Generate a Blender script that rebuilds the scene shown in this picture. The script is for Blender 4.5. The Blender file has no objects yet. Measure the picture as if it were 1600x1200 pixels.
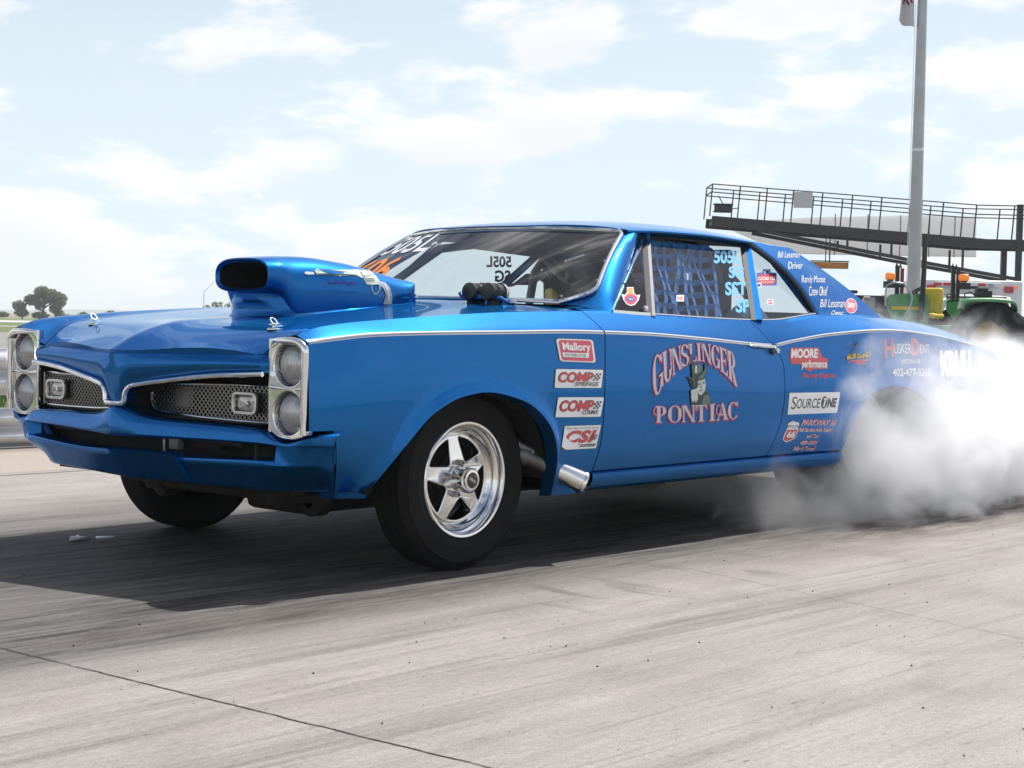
import bpy, bmesh, math, random
import numpy as np
from mathutils import Vector, Matrix
from mathutils.bvhtree import BVHTree
from mathutils.geometry import tessellate_polygon
random.seed(7)
rng = np.random.default_rng(7)
R = math.radians
scene = bpy.context.scene
COL = scene.collection

# ------------------------------------------------------------------ camera
cam = bpy.data.cameras.new('camera')
cam.sensor_width = 36.0
cam.lens = 57.78
cam.clip_start = 0.1
cam.clip_end = 9000.0
cam_o = bpy.data.objects.new('camera', cam)
COL.objects.link(cam_o)
cam_o.matrix_world = Matrix((
    (0.66110526, 0.01369354, -0.7501682, -4.3175),
    (-0.74997836, 0.04102106, -0.66018917, -4.8461),
    (0.02173237, 0.99906444, 0.0373891, 0.8957),
    (0, 0, 0, 1)))
scene.camera = cam_o

# ------------------------------------------------------------------ sun, sky, exposure
SUN = Vector((0.56, -0.035, 1.0)).normalized()      # towards the sun
sun = bpy.data.lights.new('sun', 'SUN')
sun.energy = 5.0
sun.angle = R(0.53)
sun.color = (1.0, 0.965, 0.91)
sun_o = bpy.data.objects.new('sun', sun)
COL.objects.link(sun_o)
sun_o.rotation_euler = (-SUN).to_track_quat('-Z', 'Y').to_euler()
sun_o.location = SUN * 60

world = bpy.data.worlds.new('World')
scene.world = world
world.use_nodes = True
def build_world():
    nt = world.node_tree
    nt.nodes.clear()
    N = nt.nodes.new
    L = nt.links.new
    out = N('ShaderNodeOutputWorld')
    bg = N('ShaderNodeBackground')
    bg.inputs['Strength'].default_value = 0.125
    sky = N('ShaderNodeTexSky')
    sky.sky_type = 'NISHITA'
    sky.sun_disc = False
    sky.sun_elevation = math.asin(SUN.z)
    sky.sun_rotation = math.atan2(SUN.x, SUN.y)
    sky.altitude = 400
    sky.air_density = 0.9
    sky.dust_density = 3.2
    sky.ozone_density = 1.2
    tc = N('ShaderNodeTexCoord')
    sep = N('ShaderNodeSeparateXYZ')
    L(tc.outputs['Generated'], sep.inputs[0])
    def mth(op, a, b=None):
        q = N('ShaderNodeMath'); q.operation = op
        for k, v in enumerate((a, b)):
            if v is None: continue
            if isinstance(v, (int, float)): q.inputs[k].default_value = v
            else: L(v, q.inputs[k])
        return q.outputs[0]
    def mr(v, a, b, c, d, smooth=False):
        q = N('ShaderNodeMapRange')
        if smooth: q.interpolation_type = 'SMOOTHSTEP'
        q.inputs['From Min'].default_value = a; q.inputs['From Max'].default_value = b
        q.inputs['To Min'].default_value = c; q.inputs['To Max'].default_value = d
        L(v, q.inputs['Value']); return q.outputs[0]
    def noise(sc, loc, detail, rough=.55, dist=0.0):
        mp = N('ShaderNodeMapping'); mp.inputs['Scale'].default_value = sc; mp.inputs['Location'].default_value = loc
        L(tc.outputs['Generated'], mp.inputs['Vector'])
        n = N('ShaderNodeTexNoise'); n.inputs['Scale'].default_value = 1.0; n.inputs['Detail'].default_value = detail
        n.inputs['Roughness'].default_value = rough; n.inputs['Distortion'].default_value = dist
        L(mp.outputs[0], n.inputs['Vector']); return n.outputs['Fac']
    def mix(f, a, b):
        q = N('ShaderNodeMixRGB')
        for k, v in ((0, f), (1, a), (2, b)):
            if isinstance(v, tuple): q.inputs[k].default_value = (*v, 1)
            else: L(v, q.inputs[k])
        return q.outputs[0]
    el = sep.outputs[2]
    # bright summer haze low down, thinning towards the zenith
    veil = mix(mr(el, .03, .46, .94, .0, True), sky.outputs[0], (5.85, 6.75, 7.2))
    # cumulus banks
    f = noise((8.2, 8.2, 21), CLOUD_LOC, 11, .54, .15)
    f2 = noise((2.3, 2.3, 7), (3.1, .2, .4), 3)
    f = mth('ADD', f, mth('MULTIPLY', mth('SUBTRACT', f2, .5), .55))
    m = mr(f, .435, .55, 0, 1, True)
    under = noise((8.2, 8.2, 21), (CLOUD_LOC[0] + .02, CLOUD_LOC[1], CLOUD_LOC[2] + .26), 6, .5, .12)
    cc = mix(mr(under, .45, .64, 0, 1), (7.6, 7.6, 7.55), (6.6, 6.8, 7.0))
    mx = mix(mth('MULTIPLY', m, mr(el, .22, .75, .92, .22)), veil, cc)
    L(mx, bg.inputs['Color'])
    L(bg.outputs[0], out.inputs['Surface'])
CLOUD_LOC = (1.1, 0.4, 0.15)
build_world()
scene.view_settings.view_transform = 'Standard'
scene.view_settings.look = 'None'
scene.view_settings.exposure = 0.18
scene.view_settings.gamma = 1.0
scene.view_settings.use_curve_mapping = False
cy = scene.cycles
cy.max_bounces = 20
cy.diffuse_bounces = 4
cy.glossy_bounces = 6
cy.transmission_bounces = 8
cy.transparent_max_bounces = 24
cy.volume_bounces = 16
cy.volume_step_rate = 0.3
cy.volume_max_steps = 256
cy.caustics_reflective = False
cy.caustics_refractive = False
cy.sample_clamp_indirect = 6.0
cy.use_denoising = True

# ------------------------------------------------------------------ object helpers
def link(o, parent=None):
    COL.objects.link(o)
    if parent is not None:
        o.parent = parent
    return o
def thing(name, label, cat, loc=(0, 0, 0), group=None, rz=0.0):
    o = bpy.data.objects.new(name, None)
    o.empty_display_size = 0.2
    link(o)
    o.location = loc
    o.rotation_euler = (0, 0, rz)
    tag(o, label, cat, group)
    return o
def tag(o, label, cat, group=None, kind=None):
    o['label'] = label
    o['category'] = cat
    if group: o['group'] = group
    if kind: o['kind'] = kind
    return o
def structure(o):
    o['kind'] = 'structure'
    return o
def part_empty(name, parent, loc=(0, 0, 0)):
    o = bpy.data.objects.new(name, None)
    o.empty_display_size = 0.1
    link(o, parent)
    o.location = loc
    return o

def pch(tab):
    """monotone cubic through a table of (x, y)"""
    xs = np.array([t[0] for t in tab], float)
    ys = np.array([t[1] for t in tab], float)
    h = np.diff(xs); d = np.diff(ys) / h
    m = np.zeros(len(xs))
    m[0] = d[0]; m[-1] = d[-1]
    for i in range(1, len(xs) - 1):
        if d[i - 1] * d[i] > 0:
            w1 = 2 * h[i] + h[i - 1]; w2 = h[i] + 2 * h[i - 1]
            m[i] = (w1 + w2) / (w1 / d[i - 1] + w2 / d[i])
    def f(x):
        x = min(max(float(x), xs[0]), xs[-1])
        i = min(int(np.searchsorted(xs, x, 'right')) - 1, len(xs) - 2)
        t = (x - xs[i]) / h[i]
        return float((2*t**3 - 3*t*t + 1) * ys[i] + (t**3 - 2*t*t + t) * h[i] * m[i]
                     + (-2*t**3 + 3*t*t) * ys[i + 1] + (t**3 - t*t) * h[i] * m[i + 1])
    return f
def sstep(a, b, x):
    t = min(max((x - a) / (b - a), 0.0), 1.0)
    return t * t * (3 - 2 * t)
def lerp(a, b, t): return a + (b - a) * t
def vl(a, b, t): return tuple(a[i] + (b[i] - a[i]) * t for i in range(3))

class MB:
    """collects geometry and links it as ONE mesh object"""
    def __init__(self):
        self.v = []; self.f = []; self.m = []; self.mats = []
    def mi(self, mat):
        if mat not in self.mats: self.mats.append(mat)
        return self.mats.index(mat)
    def add(self, verts, faces, mat):
        b = len(self.v); k = self.mi(mat)
        self.v += [tuple(p) for p in verts]
        for f in faces:
            self.f.append(tuple(i + b for i in f)); self.m.append(k)
    def grid(self, P, mat, close_u=False, close_v=False, skip=None):
        n = len(P); m = len(P[0])
        F = []
        for i in range(n if close_u else n - 1):
            for j in range(m if close_v else m - 1):
                if skip and skip(i, j): continue
                F.append((i * m + j, ((i + 1) % n) * m + j, ((i + 1) % n) * m + (j + 1) % m, i * m + (j + 1) % m))
        self.add([p for r in P for p in r], F, mat)
    def box(self, c, s, mat, rot=None):
        V = []
        for dx in (-.5, .5):
            for dy in (-.5, .5):
                for dz in (-.5, .5):
                    p = Vector((dx * s[0], dy * s[1], dz * s[2]))
                    if rot is not None: p = rot @ p
                    V.append(tuple(p + Vector(c)))
        self.add(V, [(0, 1, 3, 2), (4, 6, 7, 5), (0, 4, 5, 1), (2, 3, 7, 6), (0, 2, 6, 4), (1, 5, 7, 3)], mat)
    def bbox(self, c, s, mat, bev=0.01, rot=None, seg=2):
        bm = bmesh.new()
        bmesh.ops.create_cube(bm, size=1.0)
        for v in bm.verts: v.co = Vector((v.co.x * s[0], v.co.y * s[1], v.co.z * s[2]))
        bmesh.ops.bevel(bm, geom=list(bm.edges), offset=bev, segments=seg, affect='EDGES', profile=0.5)
        bm.verts.ensure_lookup_table()
        V = [tuple(((rot @ v.co) if rot is not None else v.co) + Vector(c)) for v in bm.verts]
        self.add(V, [[v.index for v in f.verts] for f in bm.faces], mat)
        bm.free()
    def tube(self, pts, r, mat, n=10, closed=False, caps=True, flat=1.0):
        pts = [Vector(p) for p in pts]
        k = len(pts)
        rs = r if hasattr(r, '__len__') else [r] * k
        rows = []
        prev = None
        for i, p in enumerate(pts):
            if closed: t = pts[(i + 1) % k] - pts[i - 1]
            else: t = pts[min(i + 1, k - 1)] - pts[max(i - 1, 0)]
            t.normalize()
            if prev is None:
                a = Vector((0, 0, 1)) if abs(t.z) < .9 else Vector((0, 1, 0))
                u = t.cross(a).normalized()
            else:
                u = (prev - t * prev.dot(t)).normalized()
            prev = u
            w = t.cross(u)
            rows.append([tuple(p + u * math.cos(2 * math.pi * j / n) * rs[i] + w * math.sin(2 * math.pi * j / n) * rs[i] * flat) for j in range(n)])
        self.grid(rows, mat, close_u=closed, close_v=True)
        if caps and not closed:
            b = len(self.v)
            self.v += rows[0] + rows[-1]
            self.f.append(tuple(b + j for j in range(n))[::-1]); self.f.append(tuple(b + n + j for j in range(n)))
            self.m += [self.mi(mat)] * 2
    def bar(self, a, b, w, h, mat, up=(0, 0, 1)):
        a = Vector(a); b = Vector(b)
        t = (b - a); ln = t.length; t.normalize()
        s = t.cross(Vector(up))
        if s.length < 1e-4: s = t.cross(Vector((1, 0, 0)))
        s.normalize(); n = s.cross(t)
        V = []
        for e in (a, b):
            for i, j in ((-1, -1), (1, -1), (1, 1), (-1, 1)):
                V.append(tuple(e + s * i * w / 2 + n * j * h / 2))
        self.add(V, [(3, 2, 1, 0), (4, 5, 6, 7), (0, 1, 5, 4), (1, 2, 6, 5), (2, 3, 7, 6), (3, 0, 4, 7)], mat)
    def lathe(self, prof, o, axis, mat, n=48, ref=None):
        """prof: list of (radius, distance along axis)"""
        o = Vector(o); ax = Vector(axis).normalized()
        a = Vector(ref) if ref else (Vector((0, 0, 1)) if abs(ax.z) < .9 else Vector((1, 0, 0)))
        u = ax.cross(a).normalized(); w = ax.cross(u)
        P = [[tuple(o + ax * d + (u * math.cos(2 * math.pi * j / n) + w * math.sin(2 * math.pi * j / n)) * r) for j in range(n)] for r, d in prof]
        self.grid(P, mat, close_v=True)
    def poly(self, pts, mat):
        tri = tessellate_polygon([[Vector(p) for p in pts]])
        self.add(pts, [tuple(t) for t in tri], mat)
    def prism(self, pts2, fn, d0, d1, mat):
        """2-D outline pts2, mapped by fn(u, v, d); closed solid between depths d0 and d1"""
        n = len(pts2)
        tri = tessellate_polygon([[Vector((p[0], p[1], 0)) for p in pts2]])
        A = [fn(p[0], p[1], d0) for p in pts2]; B = [fn(p[0], p[1], d1) for p in pts2]
        F = [tuple(t) for t in tri] + [tuple(i + n for i in t[::-1]) for t in tri]
        F += [(i, (i + 1) % n, (i + 1) % n + n, i + n) for i in range(n)]
        self.add(A + B, F, mat)
    def build(self, name, parent=None, smooth=True, angle=38, merge=0.0, recalc=True):
        me = bpy.data.meshes.new(name)
        me.from_pydata(self.v, [], self.f)
        for m in self.mats: me.materials.append(m)
        me.polygons.foreach_set('material_index', self.m)
        if merge or recalc:
            bm = bmesh.new(); bm.from_mesh(me)
            if merge: bmesh.ops.remove_doubles(bm, verts=bm.verts, dist=merge)
            if recalc: bmesh.ops.recalc_face_normals(bm, faces=bm.faces)
            bm.to_mesh(me); bm.free()
        me.polygons.foreach_set('use_smooth', [smooth] * len(me.polygons))
        if smooth: me.set_sharp_from_angle(angle=R(angle))
        me.update()
        o = bpy.data.objects.new(name, me)
        return link(o, parent)

# ------------------------------------------------------------------ 2-D plates with holes and bevelled edges (curve fill -> mesh data)
def plate_data(loops, extrude, bevel=0.0, res=2):
    cu = bpy.data.curves.new('tmp', 'CURVE')
    cu.dimensions = '2D'; cu.fill_mode = 'BOTH'
    cu.extrude = extrude; cu.bevel_depth = bevel; cu.bevel_resolution = res
    for lp in loops:
        sp = cu.splines.new('POLY'); sp.points.add(len(lp) - 1)
        for p, q in zip(sp.points, lp): p.co = (q[0], q[1], 0, 1)
        sp.use_cyclic_u = True
    o = bpy.data.objects.new('tmp', cu); COL.objects.link(o)
    dg = bpy.context.evaluated_depsgraph_get()
    me = o.evaluated_get(dg).to_mesh()
    V = [tuple(v.co) for v in me.vertices]; F = [tuple(p.vertices) for p in me.polygons]
    o.evaluated_get(dg).to_mesh_clear()
    COL.objects.unlink(o); bpy.data.objects.remove(o); bpy.data.curves.remove(cu)
    return V, F
_tc = {}
def text_data(s, bold=0.0, shear=0.0, spacing=1.0):
    """flat mesh of the built-in font, scaled to the unit square"""
    key = (s, bold, shear, spacing)
    if key in _tc: return _tc[key]
    cu = bpy.data.curves.new('tmp', 'FONT')
    cu.body = s; cu.offset = bold; cu.shear = shear; cu.space_character = spacing
    cu.resolution_u = 4
    cu.fill_mode = 'FRONT'
    o = bpy.data.objects.new('tmp', cu); COL.objects.link(o)
    dg = bpy.context.evaluated_depsgraph_get()
    me = o.evaluated_get(dg).to_mesh()
    V = np.array([tuple(v.co)[:2] for v in me.vertices]); F = [tuple(p.vertices) for p in me.polygons]
    o.evaluated_get(dg).to_mesh_clear()
    COL.objects.unlink(o); bpy.data.objects.remove(o); bpy.data.curves.remove(cu)
    lo = V.min(0); hi = V.max(0)
    V = (V - lo) / (hi - lo)
    _tc[key] = (V, F)
    return V, F
def rrect(x0, y0, x1, y1, r, n=6):
    P = []
    for cx, cy, a0 in ((x1 - r, y1 - r, 0), (x0 + r, y1 - r, 90), (x0 + r, y0 + r, 180), (x1 - r, y0 + r, 270)):
        for i in range(n + 1):
            a = R(a0 + 90 * i / n)
            P.append((cx + r * math.cos(a), cy + r * math.sin(a)))
    return P
def ell(cx, cy, rx, ry, n=28, a0=0, a1=360):
    return [(cx + rx * math.cos(R(a0 + (a1 - a0) * i / n)), cy + ry * math.sin(R(a0 + (a1 - a0) * i / n))) for i in range(n + (0 if a1 - a0 == 360 else 1))]

# ------------------------------------------------------------------ materials
MATS = {}
def mat(name, col, rough=0.5, metal=0.0, coat=0.0, coat_r=0.03, emit=None, spec=0.5, noise=None, bump=None, trans=0.0, alpha=1.0):
    if name in MATS: return MATS[name]
    if 'vinyl' in name: coat = .45
    m = bpy.data.materials.new(name); m.use_nodes = True
    nt = m.node_tree; b = nt.nodes['Principled BSDF']
    b.inputs['Base Color'].default_value = (*col, 1)
    b.inputs['Roughness'].default_value = rough
    b.inputs['Metallic'].default_value = metal
    b.inputs['Coat Weight'].default_value = coat
    b.inputs['Coat Roughness'].default_value = coat_r
    b.inputs['Specular IOR Level'].default_value = spec
    b.inputs['Transmission Weight'].default_value = trans
    b.inputs['Alpha'].default_value = alpha
    if emit:
        b.inputs['Emission Color'].default_value = (*emit[0], 1); b.inputs['Emission Strength'].default_value = emit[1]
    if noise or bump:
        tc = nt.nodes.new('ShaderNodeTexCoord')
    if noise:   # (scale, amount of value variation, roughness variation)
        n = nt.nodes.new('ShaderNodeTexNoise'); n.inputs['Scale'].default_value = noise[0]; n.inputs['Detail'].default_value = 6
        nt.links.new(tc.outputs['Object'], n.inputs['Vector'])
        mr = nt.nodes.new('ShaderNodeMapRange')
        mr.inputs['From Min'].default_value = .3; mr.inputs['From Max'].default_value = .7
        mr.inputs['To Min'].default_value = 1 - noise[1]; mr.inputs['To Max'].default_value = 1 + noise[1]
        nt.links.new(n.outputs['Fac'], mr.inputs['Value'])
        hs = nt.nodes.new('ShaderNodeHueSaturation'); hs.inputs['Color'].default_value = (*col, 1)
        nt.links.new(mr.outputs[0], hs.inputs['Value']); nt.links.new(hs.outputs[0], b.inputs['Base Color'])
        if len(noise) > 2:
            m2 = nt.nodes.new('ShaderNodeMapRange')
            m2.inputs['To Min'].default_value = max(0, rough - noise[2]); m2.inputs['To Max'].default_value = min(1, rough + noise[2])
            nt.links.new(n.outputs['Fac'], m2.inputs['Value']); nt.links.new(m2.outputs[0], b.inputs['Roughness'])
    if bump:    # (scale, strength, distance)
        n = nt.nodes.new('ShaderNodeTexNoise'); n.inputs['Scale'].default_value = bump[0]; n.inputs['Detail'].default_value = 4
        nt.links.new(tc.outputs['Object'], n.inputs['Vector'])
        bp = nt.nodes.new('ShaderNodeBump'); bp.inputs['Strength'].default_value = bump[1]; bp.inputs['Distance'].default_value = bump[2]
        nt.links.new(n.outputs['Fac'], bp.inputs['Height']); nt.links.new(bp.outputs[0], b.inputs['Normal'])
    MATS[name] = m
    return m
def car_paint():
    # metallic flake under lacquer: a broad flake lobe and a sharp tinted one below a thin clear coat
    m = bpy.data.materials.new('blue metallic paint'); m.use_nodes = True
    nt = m.node_tree; b1 = nt.nodes['Principled BSDF']; N = nt.nodes.new; L = nt.links.new
    b2 = N('ShaderNodeBsdfPrincipled'); mx = N('ShaderNodeMixShader'); mx.inputs[0].default_value = .56
    out = [n for n in nt.nodes if n.type == 'OUTPUT_MATERIAL'][0]
    tc = N('ShaderNodeTexCoord'); n = N('ShaderNodeTexNoise'); n.inputs['Scale'].default_value = 90; n.inputs['Detail'].default_value = 5
    L(tc.outputs['Object'], n.inputs['Vector'])
    mr = N('ShaderNodeMapRange'); mr.inputs['From Min'].default_value = .3; mr.inputs['From Max'].default_value = .7; mr.inputs['To Min'].default_value = .93; mr.inputs['To Max'].default_value = 1.07
    L(n.outputs['Fac'], mr.inputs['Value'])
    # faint road film: rougher where dust has settled
    n2 = N('ShaderNodeTexNoise'); n2.inputs['Scale'].default_value = 3.1; n2.inputs['Detail'].default_value = 7; L(tc.outputs['Object'], n2.inputs['Vector'])
    for b, c, ro, me, co, lo, hi in ((b1, (.0005, .150, .41), .50, .85, .55, .45, .56), (b2, (.0005, .105, .36), .12, .95, .55, .07, .17)):
        hs = N('ShaderNodeHueSaturation'); hs.inputs['Color'].default_value = (*c, 1); L(mr.outputs[0], hs.inputs['Value']); L(hs.outputs[0], b.inputs['Base Color'])
        b.inputs['Metallic'].default_value = me; b.inputs['Coat Weight'].default_value = co; b.inputs['Coat Roughness'].default_value = .012; b.inputs['Coat IOR'].default_value = 1.42
        b.inputs['Specular Tint'].default_value = (.25, .62, 1, 1)
        q = N('ShaderNodeMapRange'); q.inputs['From Min'].default_value = .3; q.inputs['From Max'].default_value = .7; q.inputs['To Min'].default_value = lo; q.inputs['To Max'].default_value = hi
        L(n2.outputs['Fac'], q.inputs['Value']); L(q.outputs[0], b.inputs['Roughness'])
    L(b1.outputs[0], mx.inputs[1]); L(b2.outputs[0], mx.inputs[2]); L(mx.outputs[0], out.inputs[0])
    return m
PAINT = car_paint()
PAINT2 = mat('blue satin paint', (0.006, 0.11, 0.40), 0.45, 0.2, 0.3, 0.1)
CHROME = mat('chrome', (0.80, 0.80, 0.79), 0.07, 1.0, noise=(30, 0.05, 0.05))
ALU = mat('polished aluminium', (0.78, 0.77, 0.75), 0.13, 1.0, noise=(25, 0.06, 0.08))
STEEL = mat('dull steel', (0.42, 0.42, 0.42), 0.35, 1.0, noise=(12, 0.15, 0.1))
BLACK = mat('black trim', (0.012, 0.012, 0.013), 0.5)
BLACKM = mat('matt black', (0.006, 0.006, 0.006), 0.85)
UNDER = mat('grimy underbody', (0.016, 0.015, 0.014), 0.8, noise=(14, 0.4))
RUBBER = mat('tyre rubber', (0.008, 0.008, 0.008), 0.75, spec=.22, noise=(9, 0.35), bump=(120, 0.15, 0.002))
INTER = mat('grey interior', (0.09, 0.09, 0.095), 0.8)
WHITEV = mat('white vinyl', (0.78, 0.78, 0.78), 0.35)
SILV = mat('silver lettering', (0.50, 0.49, 0.55), 0.4)
MAGEN = mat('magenta outline', (0.42, 0.05, 0.20), 0.4)
CRIMS = mat('crimson shade', (0.35, 0.02, 0.06), 0.4)
REDV = mat('red vinyl', (0.55, 0.03, 0.035), 0.35)
PINKR = mat('rose red vinyl', (0.62, 0.055, 0.10), 0.35)
BLKV = mat('black vinyl', (0.012, 0.012, 0.014), 0.4)
BLUEV = mat('royal blue vinyl', (0.03, 0.06, 0.33), 0.4)
NAVY = mat('dark navy vinyl', (0.03, 0.045, 0.09), 0.5)
CYANV = mat('sky blue vinyl', (0.12, 0.46, 0.78), 0.45)
YELV = mat('yellow vinyl', (0.75, 0.52, 0.03), 0.4)
ORNV = mat('orange shoe polish', (0.80, 0.25, 0.04), 0.6)
TANV = mat('tan vinyl', (0.55, 0.36, 0.10), 0.4)
GRYV = mat('grey vinyl', (0.22, 0.23, 0.24), 0.4)

def glass_mat(name, tint, refl=1.0, rough=0.0):
    if name in MATS: return MATS[name]
    m = bpy.data.materials.new(name); m.use_nodes = True
    nt = m.node_tree; nt.nodes.clear()
    o = nt.nodes.new('ShaderNodeOutputMaterial'); t = nt.nodes.new('ShaderNodeBsdfTransparent'); g = nt.nodes.new('ShaderNodeBsdfGlossy')
    mx = nt.nodes.new('ShaderNodeMixShader')
    ge = nt.nodes.new('ShaderNodeNewGeometry'); dt = nt.nodes.new('ShaderNodeVectorMath'); dt.operation = 'DOT_PRODUCT'
    nt.links.new(ge.outputs['Normal'], dt.inputs[0]); nt.links.new(ge.outputs['Incoming'], dt.inputs[1])
    def mth(op, a, b):
        q = nt.nodes.new('ShaderNodeMath'); q.operation = op
        for k, v in enumerate((a, b)):
            if isinstance(v, (int, float)): q.inputs[k].default_value = v
            else: nt.links.new(v, q.inputs[k])
        return q.outputs[0]
    ca = mth('ABSOLUTE', dt.outputs['Value'], 0.0)
    fr = mth('MULTIPLY', mth('ADD', mth('MULTIPLY', mth('POWER', mth('SUBTRACT', 1.0, ca), 5.0), .95), .045), refl)
    t.inputs[0].default_value = (*tint, 1); g.inputs['Roughness'].default_value = rough
    nt.links.new(fr, mx.inputs[0])
    nt.links.new(t.outputs[0], mx.inputs[1]); nt.links.new(g.outputs[0], mx.inputs[2]); nt.links.new(mx.outputs[0], o.inputs[0])
    MATS[name] = m
    return m
GLASS_W = glass_mat('windscreen glass', (0.90, 0.93, 0.92), 1.0)
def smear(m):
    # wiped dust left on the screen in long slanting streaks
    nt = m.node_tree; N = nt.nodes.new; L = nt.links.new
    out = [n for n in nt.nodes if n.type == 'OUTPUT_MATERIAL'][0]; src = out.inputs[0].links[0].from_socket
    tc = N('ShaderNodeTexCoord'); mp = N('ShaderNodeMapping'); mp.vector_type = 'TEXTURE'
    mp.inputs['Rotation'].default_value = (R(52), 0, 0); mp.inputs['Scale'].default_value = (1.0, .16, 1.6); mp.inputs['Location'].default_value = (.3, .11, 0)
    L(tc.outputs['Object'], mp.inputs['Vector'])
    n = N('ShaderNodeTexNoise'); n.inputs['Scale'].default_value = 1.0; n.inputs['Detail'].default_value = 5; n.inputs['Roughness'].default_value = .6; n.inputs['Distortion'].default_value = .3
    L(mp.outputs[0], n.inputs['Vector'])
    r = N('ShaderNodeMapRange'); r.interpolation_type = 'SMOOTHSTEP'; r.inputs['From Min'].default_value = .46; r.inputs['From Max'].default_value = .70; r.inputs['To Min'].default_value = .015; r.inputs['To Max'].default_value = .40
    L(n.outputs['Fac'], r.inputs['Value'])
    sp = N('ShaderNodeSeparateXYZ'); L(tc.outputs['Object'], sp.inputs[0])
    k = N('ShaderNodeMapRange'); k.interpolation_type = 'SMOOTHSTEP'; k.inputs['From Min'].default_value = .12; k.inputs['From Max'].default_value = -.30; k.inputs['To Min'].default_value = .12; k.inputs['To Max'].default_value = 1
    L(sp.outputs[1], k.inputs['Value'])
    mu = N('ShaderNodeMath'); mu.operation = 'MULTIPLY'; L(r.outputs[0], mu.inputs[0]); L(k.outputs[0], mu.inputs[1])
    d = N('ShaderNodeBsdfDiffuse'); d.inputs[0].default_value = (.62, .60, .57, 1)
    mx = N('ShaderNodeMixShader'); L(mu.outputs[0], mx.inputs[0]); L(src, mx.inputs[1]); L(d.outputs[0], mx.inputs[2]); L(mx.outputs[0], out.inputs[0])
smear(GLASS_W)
GLASS_S = glass_mat('side glass', (0.86, 0.90, 0.92), 1.0)
# ================================================================== the race car (x rearwards from the front axle, -y the near side)
car = thing('race_car', 'blue drag racing car with tall hood scoop and many sponsor stickers', 'race car', (0, 0, 0))

ZC = pch([(-.80, .816), (-.524, .844), (-.218, .853), (.115, .859), (.479, .865), (.878, .861), (1.318, .844), (1.705, .824), (1.858, .819), (2.016, .837), (2.346, .871), (2.888, .895), (3.286, .879), (3.84, .83), (4.28, .785)])
WC = pch([(-.80, .868), (-.5, .905), (0, .93), (.65, .938), (1.3, .935), (1.9, .928), (2.4, .935), (2.9, .945), (3.4, .935), (3.9, .90), (4.28, .855)])
ZT = pch([(-.80, .838), (-.70, .868), (-.389, .899), (-.073, .920), (.13, .931), (.727, .946), (1.07, .937), (1.81, .924), (1.95, .926), (2.39, .962), (2.7, .972), (3.0, .965), (3.3, .952), (3.65, .932), (4.0, .892), (4.28, .845)])
WT = pch([(-.80, .815), (-.5, .84), (0, .855), (.45, .856), (.75, .855), (1.0, .857), (1.8, .866), (1.95, .868), (2.39, .842), (2.8, .80), (3.2, .75), (3.7, .72), (4.28, .69)])
YG = pch([(-.80, .62), (-.72, .665), (-.6, .712), (-.4, .75), (-.1, .772), (.70, .775)])
ZH = pch([(-.80, .772), (-.72, .815), (-.645, .85), (-.5, .875), (-.1, .912), (.3, .938), (.70, .957)])
HC = pch([(-.93, .762), (-.8, .825), (-.645, .866), (-.37, .890), (0, .925), (.3, .955), (.65, .985)])
ARCH_F = [(-.545, .24), (-.528, .306), (-.482, .384), (-.395, .487), (-.274, .585), (-.147, .634), (-.032, .648), (.158, .616), (.304, .53), (.367, .409), (.382, .30), (.385, .24)]
ARCH_R = [(2.462, .25), (2.478, .36), (2.56, .50), (2.664, .588), (2.779, .62), (2.905, .63), (3.102, .602), (3.267, .538), (3.355, .42), (3.38, .32)]
def dense(pl, n=10):
    out = []
    f = pch([(i, p[0]) for i, p in enumerate(pl)]); g = pch([(i, p[1]) for i, p in enumerate(pl)])
    for k in range((len(pl) - 1) * n + 1): out.append((f(k / n), g(k / n)))
    return np.array(out)
AF = dense(ARCH_F); AR = dense(ARCH_R)
def flare(x, z):
    w = 0.0
    for A in (AF, AR):
        if A[0, 0] - .1 < x < A[-1, 0] + .1:
            d = math.sqrt(((A - (x, z)) ** 2).sum(1).min())
            w += .014 * math.exp(-(d / .03) ** 2)
    return w
def WS(x, z):
    """half width of the body side at (x, z)"""
    zc = ZC(x); wc = WC(x)
    if z <= zc:
        k = min(max((z - .30) / (zc - .30), 0), 1)
        w = wc + .014 * math.sin(math.pi * k ** .85) - .045 * max(0, (.47 - z) / .25) ** 1.7
    else:
        t = min((z - zc) / (ZT(x) - zc), 1.0)
        w = wc - (wc - WT(x)) * t ** 1.15
    if x < -.35 and z < .53: w -= .075 * sstep(-.35, -.66, x) * ((.53 - z) / .23) ** 1.3
    return w + flare(x, z)
G1 = pch([(.24, .600), (.332, .612), (.422, .631), (.6, .646), (.766, .653), (.85, .656), (.90, .640), (.95, .612)])
G2 = pch([(.24, 1.80), (.335, 1.857), (.42, 1.90), (.508, 1.935), (.62, 1.955), (.72, 1.948), (.80, 1.90), (.83, 1.868), (.93, 1.772)])
def shear(s, z):
    a = G1(z) - .65; wa = 1 - sstep(0, .22, abs(s - .65))
    b = G2(z) - 1.93; wb = 1 - sstep(0, .42, abs(s - 1.93))
    c = .085 * (max(0, .53 - z) / .23) ** 1.3 * (1 - sstep(-.69, -.45, s)) if s < -.45 else 0
    return a * wa + b * wb + c

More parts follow.
